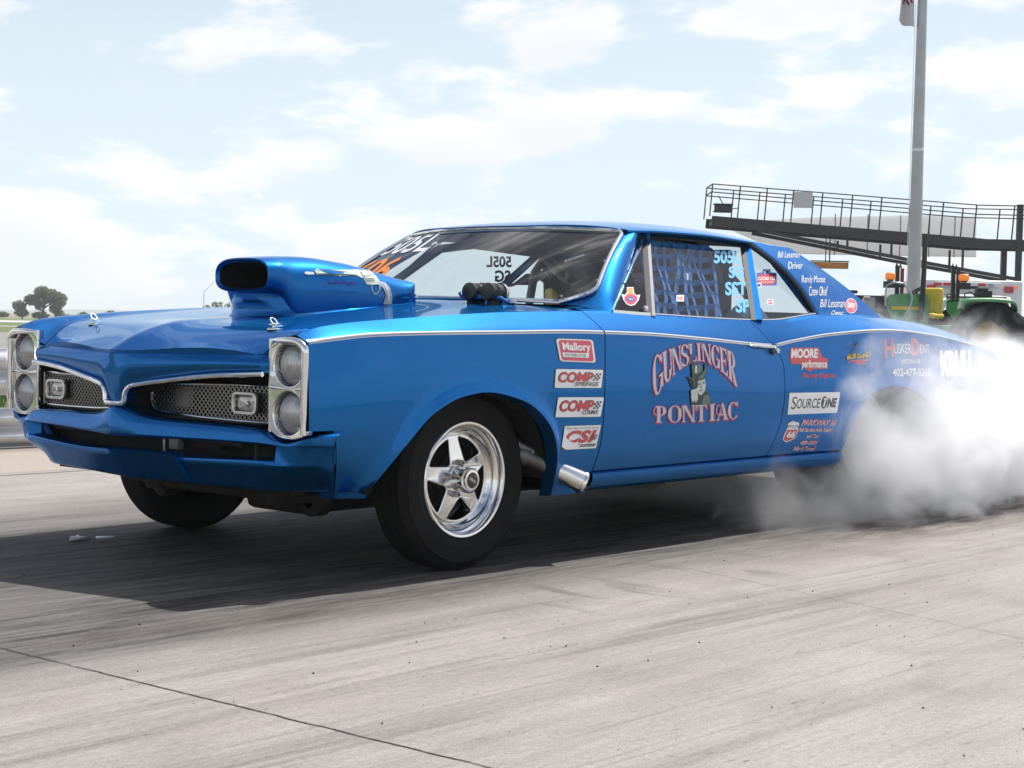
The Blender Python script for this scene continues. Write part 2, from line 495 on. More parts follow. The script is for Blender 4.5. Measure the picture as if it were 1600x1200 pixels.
def side_panel(cols, zlow, name, sg, parent, nlow=24, nsh=8, top_rows=None, seam0=True, seam1=True, bottom=.06, into=None, extra_top=None):
    """one panel of the body side; columns s (rearwards), rows from the lower edge up over the shoulder"""
    M = into or MB()
    rows = []
    def column(s):
        c = []
        zl = zlow(s); zc = ZC(s); zt = ZT(s)
        zs = [zl + (zc - zl) * i / nlow for i in range(nlow + 1)]
        if s < -.40:   # keep a row on the line of the bumper top so that the step in the lower edge stays clean
            zf = [lerp(zl, max(.533, zl), i / 8) for i in range(8)] + [lerp(max(.533, zl), zc, i / (nlow - 8)) for i in range(nlow - 7)]
            k = 1 - sstep(-.50, -.40, s)
            zs = [lerp(a, b, k) for a, b in zip(zs, zf)]
        zs = zs + [zc + (zt - zc) * (i / nsh) for i in range(1, nsh + 1)]
        x0 = s + shear(s, zl)
        c.append((x0, sg * (WS(s, zl) - bottom), zl - .004))
        for z in zs:
            # the profile is scaled so that crease and shoulder follow the sheared columns
            x = s + shear(s, z)
            zz = z
            if z > zc: zz = ZC(x) + (ZT(x) - ZC(x)) * (z - zc) / (zt - zc)
            elif z > zl + (zc - zl) * .5: zz = z + (ZC(x) - zc) * ((z - zl) / (zc - zl) - .5) * 2
            c.append((x, sg * WS(x, zz), zz))
        if extra_top: c += extra_top(s, c[-1], sg)
        return c
    P = [column(s) for s in cols]
    def flange(c, dx):
        return [(p[0] + dx, p[1] * (1 - .03 / max(abs(p[1]), .2)), p[2]) for p in c]
    if seam0: P = [flange(P[0], .002)] + P
    if seam1: P = P + [flange(P[-1], -.002)]
    M.grid(P, PAINT)
    if into: return P
    return M.build(name, parent, angle=24)
def cols_of(a, b, step): return list(np.linspace(a, b, max(2, int(round((b - a) / step)) + 1)))

# --- front fenders
zf_l = pch([(p[0], p[1]) for p in ARCH_F])
def zlow_f(s):
    if s < -.692: return .532
    if s < -.50: return max(.295, zf_l(s) if s > -.545 else 0)
    if s < .385: return max(zf_l(s), .245)
    return .25
fcols = cols_of(-.795, -.699, .0155) + [-.6905] + cols_of(-.68, -.548, .02) + cols_of(-.544, -.50, .0035) + cols_of(-.49, .30, .012) + cols_of(.305, .3845, .0035) + cols_of(.39, .648, .02)
def fender_top(s, last, sg):
    o = []
    wt, zt = abs(last[1]), last[2]; yg = YG(s) + .003; zh = ZH(s)
    for i in range(1, 8):
        t = i / 7
        o.append((last[0], sg * lerp(wt, yg, t), zt + (zh - zt) * (t * t * (3 - 2 * t)) ** 1.2))
    o.append((last[0], sg * yg, zh - .03))
    return o
for sg in (-1, 1):
    side_panel(fcols, zlow_f, 'front_fender', sg, car, extra_top=fender_top, seam0=False)
# --- doors
dcols = cols_of(.6535, 1.927, .03)
def door_top(s, last, sg):
    return [(last[0], last[1] - sg * .012, last[2] + .004), (last[0], last[1] - sg * .03, last[2] + .003), (last[0], last[1] - sg * .035, last[2] - .03)]
door_near = None
for sg in (-1, 1):
    d = side_panel(dcols, lambda s: .334, 'door', sg, car, extra_top=door_top, bottom=.02)
    if sg < 0: door_near = d
    h = MB()
    hx, hz = 1.775, .815
    y0 = WS(hx, hz)
    pts = [(hx - .105 + .21 * t, sg * (y0 + .004 + .020 * math.sin(math.pi * t) ** .6), hz + .004 - .006 * t) for t in np.linspace(0, 1, 9)]
    h.tube(pts, [.005, .009, .011, .012, .012, .012, .012, .011, .006], CHROME, n=10, flat=.75)
    h.lathe([(0, .034), (.011, .034), (.012, .030), (.012, .0)], (hx + .085, sg * (y0 - .002), hz - .018), (0, sg, 0), CHROME, n=20)
    h.lathe([(.02, .0), (.02, .008), (.012, .010)], (hx + .085, sg * (y0 - .002), hz - .018), (0, sg, 0), BLACK, n=20)
    h.build('door_handle', d)
# --- rockers
for sg in (-1, 1):
    M = MB()
    P = []
    for x in cols_of(.60, 2.47, .05):
        w = WC(x)
        P.append([(x, sg * (w - .04), .336), (x, sg * (w - .012), .329), (x, sg * (w + .002), .322), (x, sg * (w + .001), .30), (x, sg * (w - .012), .272), (x, sg * (w - .035), .256), (x, sg * (w - .10), .25)])
    M.grid(P, PAINT)
    M.build('rocker_panel', car, angle=50)

# --- hood
NU, NV = 44, 44
def hood_pt(u, v, dz=0.0):
    xf = -.93 + .13 * abs(u) ** 1.1
    xr = .50 + .15 * u * u
    x = lerp(xf, xr, v)
    yg = YG(x); y = u * (yg - .003)
    c = HC(x); e = ZH(x)
    z = c + (e - c) * abs(u) ** 2.2
    k = 1 - sstep(-.85, .1, x)
    z += .016 * k * (math.exp(-abs(u) / .16) - .3) * (1 - abs(u) ** 3)
    z += .010 * sstep(-.5, .2, x) * math.exp(-(abs(u) / .5) ** 4)
    return (x, y, z + dz)
M = MB()
P = []
for i in range(NV + 1):
    v = i / NV
    row = [hood_pt(-1, v, -.03)] + [hood_pt(-1 + 2 * j / NU, v) for j in range(NU + 1)] + [hood_pt(1, v, -.03)]
    P.append(row)
P = [[(p[0] + .006, p[1], p[2] - .028) for p in P[0]]] + P + [[(p[0], p[1], p[2] - .03) for p in P[-1]]]
M.grid(P, PAINT)
hood = M.build('hood', car, angle=30)

# --- unibody shell: roof, roof pillars, quarter panels, cowl, tail
SH = MB()
def WSB(u): return (.60 + .15 * u * u, .80 * u, .988 - .013 * u * u)          # windscreen base
def WST(u): return (1.0 + .165 * u * u, .628 * u, 1.303 - .016 * u * u)        # windscreen top
def ws_side(v): return 1 - .17 * max(0, 1 - v / .20) ** 2.0 - .03 * max(0, (v - .93) / .07) ** 2
def ws_pt(u, v, off=0.0):
    k = u * ws_side(v)
    p = vl(WSB(k), WST(k), v)
    b = .018 * math.sin(math.pi * v) + off
    return (p[0] - b * .62, p[1], p[2] + b * .78)
# roof
SEX0, SEX1 = 1.165, 2.50
ze_f = pch([(1.165, 1.295), (1.4, 1.304), (1.7, 1.306), (2.1, 1.294), (2.3, 1.285), (2.5, 1.283)])
ye_f = pch([(1.165, .640), (1.6, .645), (2.1, .640), (2.5, .605)])
zc_f = pch([(1.0, 1.312), (1.1, 1.330), (1.3, 1.352), (1.6, 1.368), (1.9, 1.373), (2.2, 1.362), (2.5, 1.325)])
roof_v = cols_of(0, 1, 1 / 34)
def roof_pt(u, v):
    xs = lerp(SEX0, SEX1, v); xc = lerp(.985, 2.46, v)
    x = lerp(xc, xs, u * u)
    ye = ye_f(xs); ze = ze_f(xs); zc = zc_f(x if x > 1 else 1)
    return (x, u * ye, zc - (zc - ze) * abs(u) ** 2.5)
UR = [-1 + 2 * j / 32 for j in range(33)]
P = [[roof_pt(u, v) for u in UR] for v in roof_v]
P = [[(p[0] + .012, p[1], p[2] - .022) for p in P[0]]] + P
SH.grid(P, PAINT)
# roof rail below the edge (drip rail), each side
for sg in (-1, 1):
    rows = []
    for v in roof_v:
        x, y, z = roof_pt(sg, v)
        if x > 2.12: break
        rows.append([(x, y, z), (x, y + sg * .008, z - .004), (x, y + sg * .007, z - .011), (x, y - sg * .016, z - .014), (x, y - sg * .026, z - .022), (x, y - sg * .05, z - .020)])
    SH.grid(rows, PAINT)
# quarter panels
zr_l = pch([(p[0], p[1]) for p in ARCH_R])
zr_b = pch([(3.38, .32), (3.8, .36), (4.28, .43)])
def zlow_q(s):
    if s < 2.462: return .334
    if s <= 3.38: return max(zr_l(s), .28)
    return zr_b(s)
qcols = cols_of(1.932, 2.40, .03) + cols_of(2.415, 2.458, .02) + cols_of(2.4622, 2.48, .003) + cols_of(2.49, 3.14, .013) + cols_of(3.153, 3.33, .012) + cols_of(3.335, 3.379, .004) + cols_of(3.385, 4.28, .035)
def quarter_top(s, last, sg):
    x, y, z = last
    if s < 2.40: return [(x, y - sg * .012, z + .004), (x, y - sg * .03, z + .003), (x, y - sg * .035, z - .03)]
    if s < 3.14: return [(x, y, z), (x, y, z), (x, y, z)]
    return [(x, y - sg * .02, z + .004), (x, y - sg * .045, z + .004), (x, y - sg * .05, z - .03)]
QT = {}
for sg in (-1, 1):
    P = side_panel(qcols, zlow_q, 'q', sg, None, extra_top=quarter_top, seam1=False, bottom=.10, into=SH)
    QT[sg] = [c[-4] for c in P[1:]]
# rear roof pillars (sail panels): from the roof edge down to the quarter shoulder
CP = {}
for sg in (-1, 1):
    bot = [p for p, s in zip(QT[sg], qcols) if 2.395 <= s <= 3.141]
    n = len(bot)
    NT = 16
    P = []
    for i in range(n):
        f = i / (n - 1)
        xs = lerp(2.11, 2.50, f)
        top = roof_pt(sg, (xs - SEX0) / (SEX1 - SEX0))
        c = []
        for j in range(NT + 1):
            t = j / NT
            p = vl(top, bot[i], t)
            b = math.sin(math.pi * t)
            c.append((p[0] + b * (.035 * (1 - f) ** 2 + .0), p[1] + sg * .014 * b * (1 - .4 * f), p[2] + b * (.018 * (1 - f) + .012 * f)))
        P.append(c)
    # front edge turns into the window opening, rear edge rolls over the sail
    front = [[(p[0] - .012, p[1] - sg * .006, p[2] - .006) for p in P[0]], [(p[0] - .016, p[1] - sg * .03, p[2] - .012) for p in P[0]]]
    back = []
    for q in (1, 2, 3):
        back.append([(p[0] - .010 * q * q * .3 + .006 * q * (1 if q < 2 else .5), p[1] - sg * (.012 * q + .018 * (q == 3)), p[2] - .02 * (q - 1) ** 2 * (1 - j / NT) * .2 - .01 * (q == 3)) for j, p in enumerate(P[-1])])
    inner = [(lerp(2.47, 2.98, j / NT), sg * lerp(.45, .46, j / NT), lerp(1.28, .94, j / NT)) for j in range(NT + 1)]
    SH.grid(front[::-1] + P + back + [inner], PAINT)
    CP[sg] = P
# A pillars: between windscreen edge and door glass
AP = {}
for sg in (-1, 1):
    P = []
    for i in range(25):
        v = i / 24
        a = ws_pt(sg, v, -.006)
        o = vl((.785, sg * .864, .937), (1.245, sg * .640, 1.290), v)
        b = vl((.825, sg * .848, .945), (1.300, sg * .616, 1.278), v)
        m1 = vl(a, o, .35); m2 = vl(a, o, .75)
        P.append([vl(a, o, -.02) if 0 else (a[0] + .015, a[1], a[2] - .02), a, (m1[0] - .006, m1[1] + sg * .006, m1[2] + .006), (m2[0] - .004, m2[1] + sg * .008, m2[2] + .005), o, vl(o, b, .6), (b[0] + .01, b[1] - sg * .02, b[2])])
    SH.grid(P, PAINT)
# cowl between hood and windscreen, with louvre slots
def cowl_pt(u, t):
    h = hood_pt(u, 1.0)
    k = u * .93
    w = WSB(k)
    w = (w[0] + .004, w[1] * 1.0 / .93 * .965, w[2] - .004)
    return (lerp(h[0] + .005, w[0] + .03, t), lerp(h[1], w[1], t), lerp(h[2] - .004, w[2] - .006, t))
P = [[cowl_pt(-1 + 2 * j / 40, t) for j in range(41)] for t in (0, .25, .5, .75, 1.0)]
SH.grid(P, PAINT)
for sg in (-1, 1):   # cowl corner under the pillar foot
    P = []
    for x in cols_of(.622, .85, .03):
        P.append([(x, sg * .62, .950), (x, sg * .70, .956), (x, sg * .778, .958 - .01 * (x - .6)), (x, sg * .815, .957 - .02 * (x - .6)), (x, sg * (WT(x) - .002), ZT(x) - .001), (x, sg * (WT(x) - .002), ZT(x) - .03)])
    SH.grid(P, PAINT)
for j in range(-17, 18):
    for t in (.35, .72):
        p = cowl_pt(j / 20, t)
        if abs(p[1]) < .72: SH.box((p[0], p[1], p[2] + .0012), (.006, .024, .002), BLACK)
# tail panel and rear fascia
P = []
for j in range(21):
    y = -1 + j / 10
    c = []
    for i in range(13):
        t = i / 12
        z = lerp(.43, ZT(4.28), t)
        w = WS(4.28, z)
        c.append((4.28 + .05 * math.sin(math.pi * t) * (1 - abs(y) ** 4) + .03 * (1 - y * y), y * w, z))
    P.append(c)
SH.grid(P, PAINT)
# door sills of the shell, floor and firewall (dark)
SH.grid([[(x, y, .262) for y in (-.84, -.5, 0, .5, .84)] for x in (.42, .9, 1.4, 1.9, 2.40)], UNDER)
SH.grid([[(x, y, .30 if x < 3.4 else .42) for y in (-.50, 0, .50)] for x in (2.3, 2.6, 3.4, 4.2)], UNDER)
shell = SH.build('body_shell', car, angle=32, merge=.0006)

# --- rear deck lid, rear glass
M = MB()
def deck_pt(u, v):
    x = lerp(2.99 - .03 * u * u, 4.30, v)
    w = WT(max(x, 3.14)) - .052
    if x < 3.2: w = lerp(.60, w, sstep(2.95, 3.2, x))
    z = ZT(x) + .003 + .012 * (1 - u * u)
    return (x, u * w, z - .02 * sstep(.94, 1, v))
M.grid([[deck_pt(-1 + j / 10, v) for j in range(21)] for v in cols_of(0, 1, 1 / 20)], PAINT)
M.build('trunk_lid', car)
M = MB()
M.grid([[(lerp(2.475, 2.985, t), lerp(.455, .465, t) * u, lerp(1.305 - .02 * u * u, .955, t) + .02 * math.sin(math.pi * t)) for u in np.linspace(-1, 1, 13)] for t in np.linspace(0, 1, 13)], GLASS_S)
M.build('rear_window', car)
# --- nose panel between the hood and the grilles
ZB = pch([(0, .588), (.040, .590), (.055, .618), (.080, .648), (.15, .662), (.24, .674), (.45, .700), (.68, .713)])
def nose_x(y): return -.93 + .13 * (abs(y) / .62) ** 1.1
M = MB()
ys = sorted(set([0.0] + [s * a for s in (-1, 1) for a in list(np.linspace(.005, .1, 14)) + list(np.linspace(.115, .66, 26)) + [.70]]))
P = []
for y in ys:
    xt = nose_x(y) - .004; xb = -.918 + .165 * abs(y)
    zt = HC(-.93) - .004 + .012 * (abs(y) / .62) - .03 * sstep(.60, .68, abs(y)) * 0
    zb = ZB(abs(y))
    if abs(y) > .69: xt += .035; xb += .035
    c = [(xt + .012, y, zt - .012 + .014), (xt, y, zt)]
    for i in range(1, 13):
        t = i / 12
        z = lerp(zt, zb, t)
        x = lerp(xt, xb, t) - .014 * math.sin(math.pi * min(1, t * 1.1)) * sstep(0, .1, abs(y) + .03)
        c.append((x, y, z))
    c.append((c[-1][0] + .05, y, zb - .002))
    P.append(c)
M.grid(P, PAINT)
M.build('nose_panel', car, angle=32)

# --- chrome grille surround (one bright strip running round both openings)
M = MB()
half = [(.036, .584), (.054, .590), (.060, .620), (.083, .645), (.15, .658), (.24, .670), (.45, .695), (.672, .708)]
pl = dense(half, 6)
path = [(-.926 + .165 * y, -y, z) for y, z in pl[::-1]] + [(-.926 + .165 * y, y, z) for y, z in pl]
M.tube(path, .0092, CHROME, n=8)
M.build('grille_trim', car)
# --- dark recess behind the openings
M = MB()
M.box((-.66, 0, .53), (.06, 1.36, .46), BLACKM)
for sg in (-1, 1):
    M.grid([[(-.905 + .165 * y, sg * y, ZB(y) - .004), (-.70, sg * y, ZB(y) - .004)] for y in (.06, .2, .45, .68)], BLACKM)
    M.grid([[(-.905 + .165 * y, sg * y, .54), (-.70, sg * y, .525)] for y in (.0, .2, .45, .68)], BLACKM)
    M.box((-.74, sg * .675, .62), (.08, .006, .2), BLACKM)
M.box((-.80, 0, .59), (.17, .05, .13), BLACKM)
M.box((-.755, -.30, .475), (.03, .22, .07), UNDER)
M.tube([(-.79, -.55, .47), (-.79, .55, .47)], .012, UNDER)
M.tube([(-.79, -.12, .40), (-.79, -.12, .52)], .006, STEEL)
M.tube([(-.80, -.63, .42), (-.80, -.63, .50)], .006, UNDER)
M.bbox((-.80, -.20, .46), (.03, .05, .06), GRYV, .005)
M.build('radiator_support', car)
# --- grille inserts with diamond mesh
MESHW = mat('grille wire', (.50, .49, .47), .3, .9)
def clip_seg(poly, p, d):
    """parameter range(s) of the line p + t d inside a convex polygon"""
    t0, t1 = -1e9, 1e9
    n = len(poly)
    area = sum(poly[i][0] * poly[(i + 1) % n][1] - poly[(i + 1) % n][0] * poly[i][1] for i in range(n))
    for i in range(n):
        a = poly[i]; b = poly[(i + 1) % n]
        e = (b[0] - a[0], b[1] - a[1])
        nn = (e[1], -e[0]) if area > 0 else (-e[1], e[0])
        den = d[0] * nn[0] + d[1] * nn[1]; num = (a[0] - p[0]) * nn[0] + (a[1] - p[1]) * nn[1]
        if abs(den) < 1e-9:
            if num < 0: return None
            continue
        t = num / den
        if den > 0: t1 = min(t1, t)
        else: t0 = max(t0, t)
    return (t0, t1) if t1 > t0 else None
for sg in (-1, 1):
    out = []
    for a in range(0, 181, 15):
        out.append((.115 - .06 * math.sin(R(a)), .606 + .049 * math.cos(R(a))))
    out += [(.30, .547), (.50, .544), (.672, .545), (.672, .668), (.50, .667), (.30, .662)]
    xg = lambda y: -.80 + .04 * (y / .67)
    M = MB()
    M.tube([(xg(y) - .004, sg * y, z) for y, z in out], .0055, ALU, n=8, closed=True)
    k = 0
    for dirn in (1, -1):
        d = (1, dirn * 1.0)
        for i in range(-12, 60):
            p = (.04 + i * .0205, .5 if dirn > 0 else .70)
            r_ = clip_seg(out, p, d)
            if not r_: continue
            q0 = (p[0] + d[0] * r_[0], p[1] + d[1] * r_[0]); q1 = (p[0] + d[0] * r_[1], p[1] + d[1] * r_[1])
            dx = .0015 * dirn
            M.bar((xg(q0[0]) + dx, sg * q0[0], q0[1]), (xg(q1[0]) + dx, sg * q1[0], q1[1]), .0022, .0018, MESHW, up=(1, 0, 0))
    gr = M.build('grille', car, smooth=False)
    M = MB()
    M.box((-.745, sg * .17, .61), (.02, .07, .07), STEEL)
    M.build('horn', car)
    # parking lamp in the mesh
    L_ = MB()
    x0 = -.792
    ol = rrect(-.062, -.036, .062, .036, .022); il = rrect(-.055, -.029, .055, .029, .018)
    V, F = plate_data([ol, il], .004, .0015)
    L_.add([(x0 - c, sg * .556 + a, .607 + b) for a, b, c in V], F, ALU)
    lens = []
    for s_ in (1, .75, .5, .25, .02):
        lens.append([(x0 + .010 - .008 * (1 - s_ * s_), sg * .556 + a * s_, .607 + b * s_) for a, b in il])
    L_.grid(lens, mat('lamp lens', (.42, .41, .38), .12, .6, 1.0, noise=(60, .25, .1)), close_v=True)
    L_.lathe([(.0, .016), (.006, .014), (.009, .006), (.010, 0)], (x0 + .006, sg * .556 - .018, .606), (-1, 0, 0), CHROME, n=16)
    L_.box((x0 + .02, sg * .556, .607), (.02, .11, .06), BLACK)
    L_.build('parking_lamp', car)

# --- headlight bezels and lamps
LENS = bpy.data.materials.new('headlight lens'); LENS.use_nodes = True
def build_lens():
    nt = LENS.node_tree; nt.nodes.clear(); N = nt.nodes.new; L = nt.links.new
    o = N('ShaderNodeOutputMaterial'); t = N('ShaderNodeBsdfTransparent'); t.inputs[0].default_value = (.93, .95, .96, 1)
    g = N('ShaderNodeBsdfGlossy'); g.inputs['Roughness'].default_value = .04
    d = N('ShaderNodeBsdfDiffuse'); d.inputs[0].default_value = (.84, .86, .90, 1)
    tc = N('ShaderNodeTexCoord'); w = N('ShaderNodeTexWave'); w.bands_direction = 'Y'; w.inputs['Scale'].default_value = 48
    L(tc.outputs['Object'], w.inputs['Vector'])
    b = N('ShaderNodeBump'); b.inputs['Strength'].default_value = .35; b.inputs['Distance'].default_value = .003
    L(w.outputs['Fac'], b.inputs['Height']); L(b.outputs[0], g.inputs['Normal'])
    fr = N('ShaderNodeFresnel'); fr.inputs[0].default_value = 3.6
    m0 = N('ShaderNodeMixShader'); fq = N('ShaderNodeMapRange'); fq.inputs['To Min'].default_value = .16; fq.inputs['To Max'].default_value = .46; L(w.outputs['Fac'], fq.inputs['Value']); L(fq.outputs[0], m0.inputs[0]); L(t.outputs[0], m0.inputs[1]); L(d.outputs[0], m0.inputs[2])
    m = N('ShaderNodeMixShader'); L(fr.outputs[0], m.inputs[0]); L(m0.outputs[0], m.inputs[1]); L(g.outputs[0], m.inputs[2]); L(m.outputs[0], o.inputs[0])
build_lens()
for sg in (-1, 1):
    M = MB()
    # outline in (|y|, z): square inner edge, rounded outer top, lower edge following the lower lamp
    ol = [(.680, .822), (.680, .545)]
    ol += [(.680 + .08 - .08 * math.cos(R(a)), .555 - .052 * math.sin(R(a))) for a in (20, 45, 70, 90)]
    ol += [(.80, .503), (.840, .512), (.858, .524), (.860, .545), (.860, .76)]
    ol += [(.860 - .05 + .05 * math.cos(R(a)), .772 + .05 * math.sin(R(a))) for a in (10, 30, 50, 70, 90)]
    holes = [ell(.776, zc, .076, .076, 36) for zc in (.743, .584)]
    V, F = plate_data([ol] + holes, .010, .005, 3)
    xb = lambda y: -.778 + .10 * max(0, (y - .776)) ** 1.2
    M.add([(xb(a) - c, sg * a, b) for a, b, c in V], F, CHROME)
    # raised outer rim and the bar between the lamps
    rim = [(.684, .52), (.684, .60), (.684, .70), (.686, .795), (.694, .814), (.71, .820), (.76, .822), (.815, .820), (.850, .808), (.868, .782), (.872, .74), (.872, .65), (.872, .56), (.870, .518)]
    rp = dense(rim, 4)
    rx = lambda y: -.786 - .016 * sstep(.68, .74, y) + .05 * max(0, y - .80)
    M.tube([(rx(y), sg * min(y, .862), z) for y, z in rp], [.008 + .0055 * sstep(.70, .80, y) * (1 if z > .56 else .6) for y, z in rp], CHROME, n=10)
    M.tube([(-.788 + .05 * max(0, y - .776), sg * y, .6635 + .006 * ((y - .776) / .1) ** 2) for y in np.linspace(.69, .868, 9)], [.009, .008, .0065, .0055, .005, .0055, .0065, .008, .009], CHROME, n=10)
    # outer skirt closing the bezel to the fender
    M.grid([[(rx(y), sg * min(y, .862), z), (-.765, sg * min(y, .862), z)] for y, z in rp], CHROME)
    M.build('headlight_bezel', car)
    for zc in (.743, .584):
        M = MB()
        o = (-.774, sg * .776, zc)
        M.lathe([(.0765, -.006), (.0735, .006), (.0705, .012), (.069, .03)], o, (1, 0, 0), CHROME, n=40)
        M.lathe([(.070, .012), (.060, .03), (.045, .045), (.025, .055), (.0005, .058)], o, (1, 0, 0), mat('headlight reflector', (.86, .88, .90), .10, 1.0, noise=(40, .10, .06)), n=40)
        M.lathe([(.012, .052), (.012, .03), (.0005, .026)], o, (1, 0, 0), STEEL, n=16)
        M.lathe([(.0705, .010), (.060, -.003), (.045, -.013), (.025, -.019), (.0005, -.021)], o, (1, 0, 0), LENS, n=40)
        M.build('headlight', car)

# --- bumper with its slot, end caps and ribbed plate pocket
plan = [(0, -.924), (.03, -.920), (.10, -.907), (.25, -.884), (.45, -.854), (.65, -.824), (.78, -.802), (.845, -.787), (.885, -.769), (.912, -.744), (.926, -.715)]
PX = pch(plan)
BT = pch([(0, .580), (.035, .576), (.07, .560), (.12, .548), (.22, .540), (.45, .536), (.66, .527), (.70, .512), (.735, .492), (.78, .487), (.82, .497), (.86, .512), (.89, .519), (.926, .522)])
S1 = pch([(0, .470), (.45, .476), (.72, .478), (.936, .478)])
S2 = pch([(0, .418), (.30, .412), (.72, .424), (.936, .424)])
SLOT = .735
ylist = sorted(set([s * a for s in (-1, 1) for a in [0, .015, .03, .05, .08, .12, .18, .25, .33, .41, .49, .57, .64, .68, .71, .735, .76, .785, .81, .835, .86, .88, .9, .912, .921, .926]]))
def bump_off(z, y):
    a = abs(y); zt = BT(a); t = (zt - z) / (zt - .318)
    return -.012 * math.sin(math.pi * min(1, t * 1.35)) + .065 * sstep(.45, 1.05, t) * (1 - sstep(.88, .926, a))
def bpt(y, z, dx=0.0, dy=0.0):
    a = abs(y); t = max(0, (BT(a) - z) / (BT(a) - .318)) ** 1.5
    e = sstep(.60, .926, a)
    return (PX(a) + bump_off(z, y) + dx + .10 * t * e, y - math.copysign(dy + .115 * t * e, y), z)
M = MB()
FU = (0, .05, .12, .22, .45, .7, .86, .95, 1); FL = (0, .05, .12, .25, .5, .75, .9, .96, 1)
def edge_round(k): return .016 * (1 - min(1, FU[k] / .22)) ** 2 + .010 * (1 - min(1, (1 - FU[k]) / .14)) ** 2 if k < 9 else .012 * (1 - min(1, FL[k - 9] / .25)) ** 2 + .010 * (1 - min(1, (1 - FL[k - 9]) / .12)) ** 2
def rows_for(y):
    a = abs(y); zt = BT(a); z1 = min(S1(a), zt - .01); z2 = S2(a)
    return [lerp(zt, z1, t) for t in FU] + [lerp(z2, .318, t) for t in FL]
P = [[bpt(y, z, edge_round(k)) for k, z in enumerate(rows_for(y))] for y in ylist]
M.grid(P, PAINT, skip=lambda i, j: j == 8 and abs(ylist[i]) < SLOT + .001 and abs(ylist[i + 1]) < SLOT + .001)
M.grid([[bpt(y, BT(abs(y)), .016), bpt(y, BT(abs(y)), .024, 0), ] + [(bpt(y, BT(abs(y)))[0] + .07, y * .985, BT(abs(y)) + .006)] for y in ylist], PAINT)
sl = [y for y in ylist if abs(y) <= SLOT + .001]
M.grid([[bpt(y, rows_for(y)[8], .010), bpt(y, rows_for(y)[8] + .002, .07)] for y in sl], PAINT)
M.grid([[bpt(y, rows_for(y)[9], .012), bpt(y, rows_for(y)[9] + .008, .07)] for y in sl], PAINT)
for y in (sl[0], sl[-1]):
    M.grid([[bpt(y, rows_for(y)[8], .010), bpt(y, rows_for(y)[9], .012)], [(bpt(y, .45)[0] + .06, y * .96, rows_for(y)[8]), (bpt(y, .45)[0] + .06, y * .96, rows_for(y)[9])]], PAINT)
# rear edge of each end cap and underside lip
for s in (-1, 1):
    M.grid([[bpt(s * .926, z), bpt(s * .926, z, .008, .025), bpt(s * .926, z, .012, .10)] for z in rows_for(.926)], PAINT)
M.grid([[bpt(y, .318, .010), (bpt(y, .318)[0] + .06, y * .98, .322)] for y in ylist], PAINT)
# plate pocket with pressed ribs
y0, y1 = -.305, .015
pp = []
for i in range(41):
    y = lerp(y0, y1, i / 40)
    rib = .006 * max(0, math.cos((i / 40) * 2 * math.pi * 4.5)) ** 6
    c = []
    for z, e in ((.430, .012), (.424, -.014), (.36, -.018 - rib), (.330, -.016), (.324, .02)):
        c.append((PX(abs(y)) + bump_off(max(z, .33), y) + e, y, z))
    pp.append(c)
pp = [[(p[0] + .03, p[1], p[2]) for p in pp[0]]] + pp + [[(p[0] + .03, p[1], p[2]) for p in pp[-1]]]
M.grid(pp, PAINT)
M.build('front_bumper', car, angle=30)
# black filler below the grilles
M = MB()
M.grid([[(PX(abs(y)) + .03, y, BT(abs(y)) + .004), (PX(abs(y)) + .11, y, .548)] for y in np.linspace(-.68, .68, 30)], BLACK)
M.build('grille_filler', car)

# --- hood scoop
M = MB()
def sup(w, zb, zt, x, n=40, p=3.2, dy=0):
    zc = (zb + zt) / 2; h = (zt - zb) / 2
    o = []
    for j in range(n):
        a = 2 * math.pi * j / n
        c, s = math.cos(a), math.sin(a)
        pw = lerp(p, 9, sstep(-.34, -.26, x)) if s < 0 else 2.5
        o.append((x, w * math.copysign(abs(c) ** (2 / p), c), zc + h * math.copysign(abs(s) ** (2 / pw), s)))
    return o
secs = [(-.352, .148, .997, 1.105), (-.361, .153, .992, 1.111), (-.358, .158, .988, 1.116), (-.335, .164, .985, 1.120), (-.31, .170, .983, 1.122), (-.29, .174, .970, 1.124), (-.27, .179, .93, 1.126), (-.245, .184, .885, 1.128), (-.20, .192, .878, 1.130), (-.15, .201, .88, 1.131), (-.09, .210, .885, 1.130), (.05, .226, .885, 1.117), (.12, .232, .880, 1.106), (.20, .236, .882, 1.090), (.27, .236, .890, 1.076), (.31, .233, .93, 1.068), (.335, .227, .99, 1.061), (.345, .216, 1.02, 1.055)]
P = [sup(w, zb, zt, x) for x, w, zb, zt in secs]
M.grid(P, PAINT, close_v=True)
inn = [(-.352, .148, .997, 1.105), (-.348, .144, 1.0, 1.101), (-.26, .142, 1.002, 1.096), (-.14, .12, 1.01, 1.08)]
Pi = [sup(w, zb, zt, x) for x, w, zb, zt in inn]
M.grid(Pi[:2], PAINT, close_v=True)
M.grid(Pi[1:] + [[(-.14, 0, 1.05)] * 40], BLACKM, close_v=True)
M.grid([P[-1], [(.33, 0, 1.04)] * 40], PAINT, close_v=True)
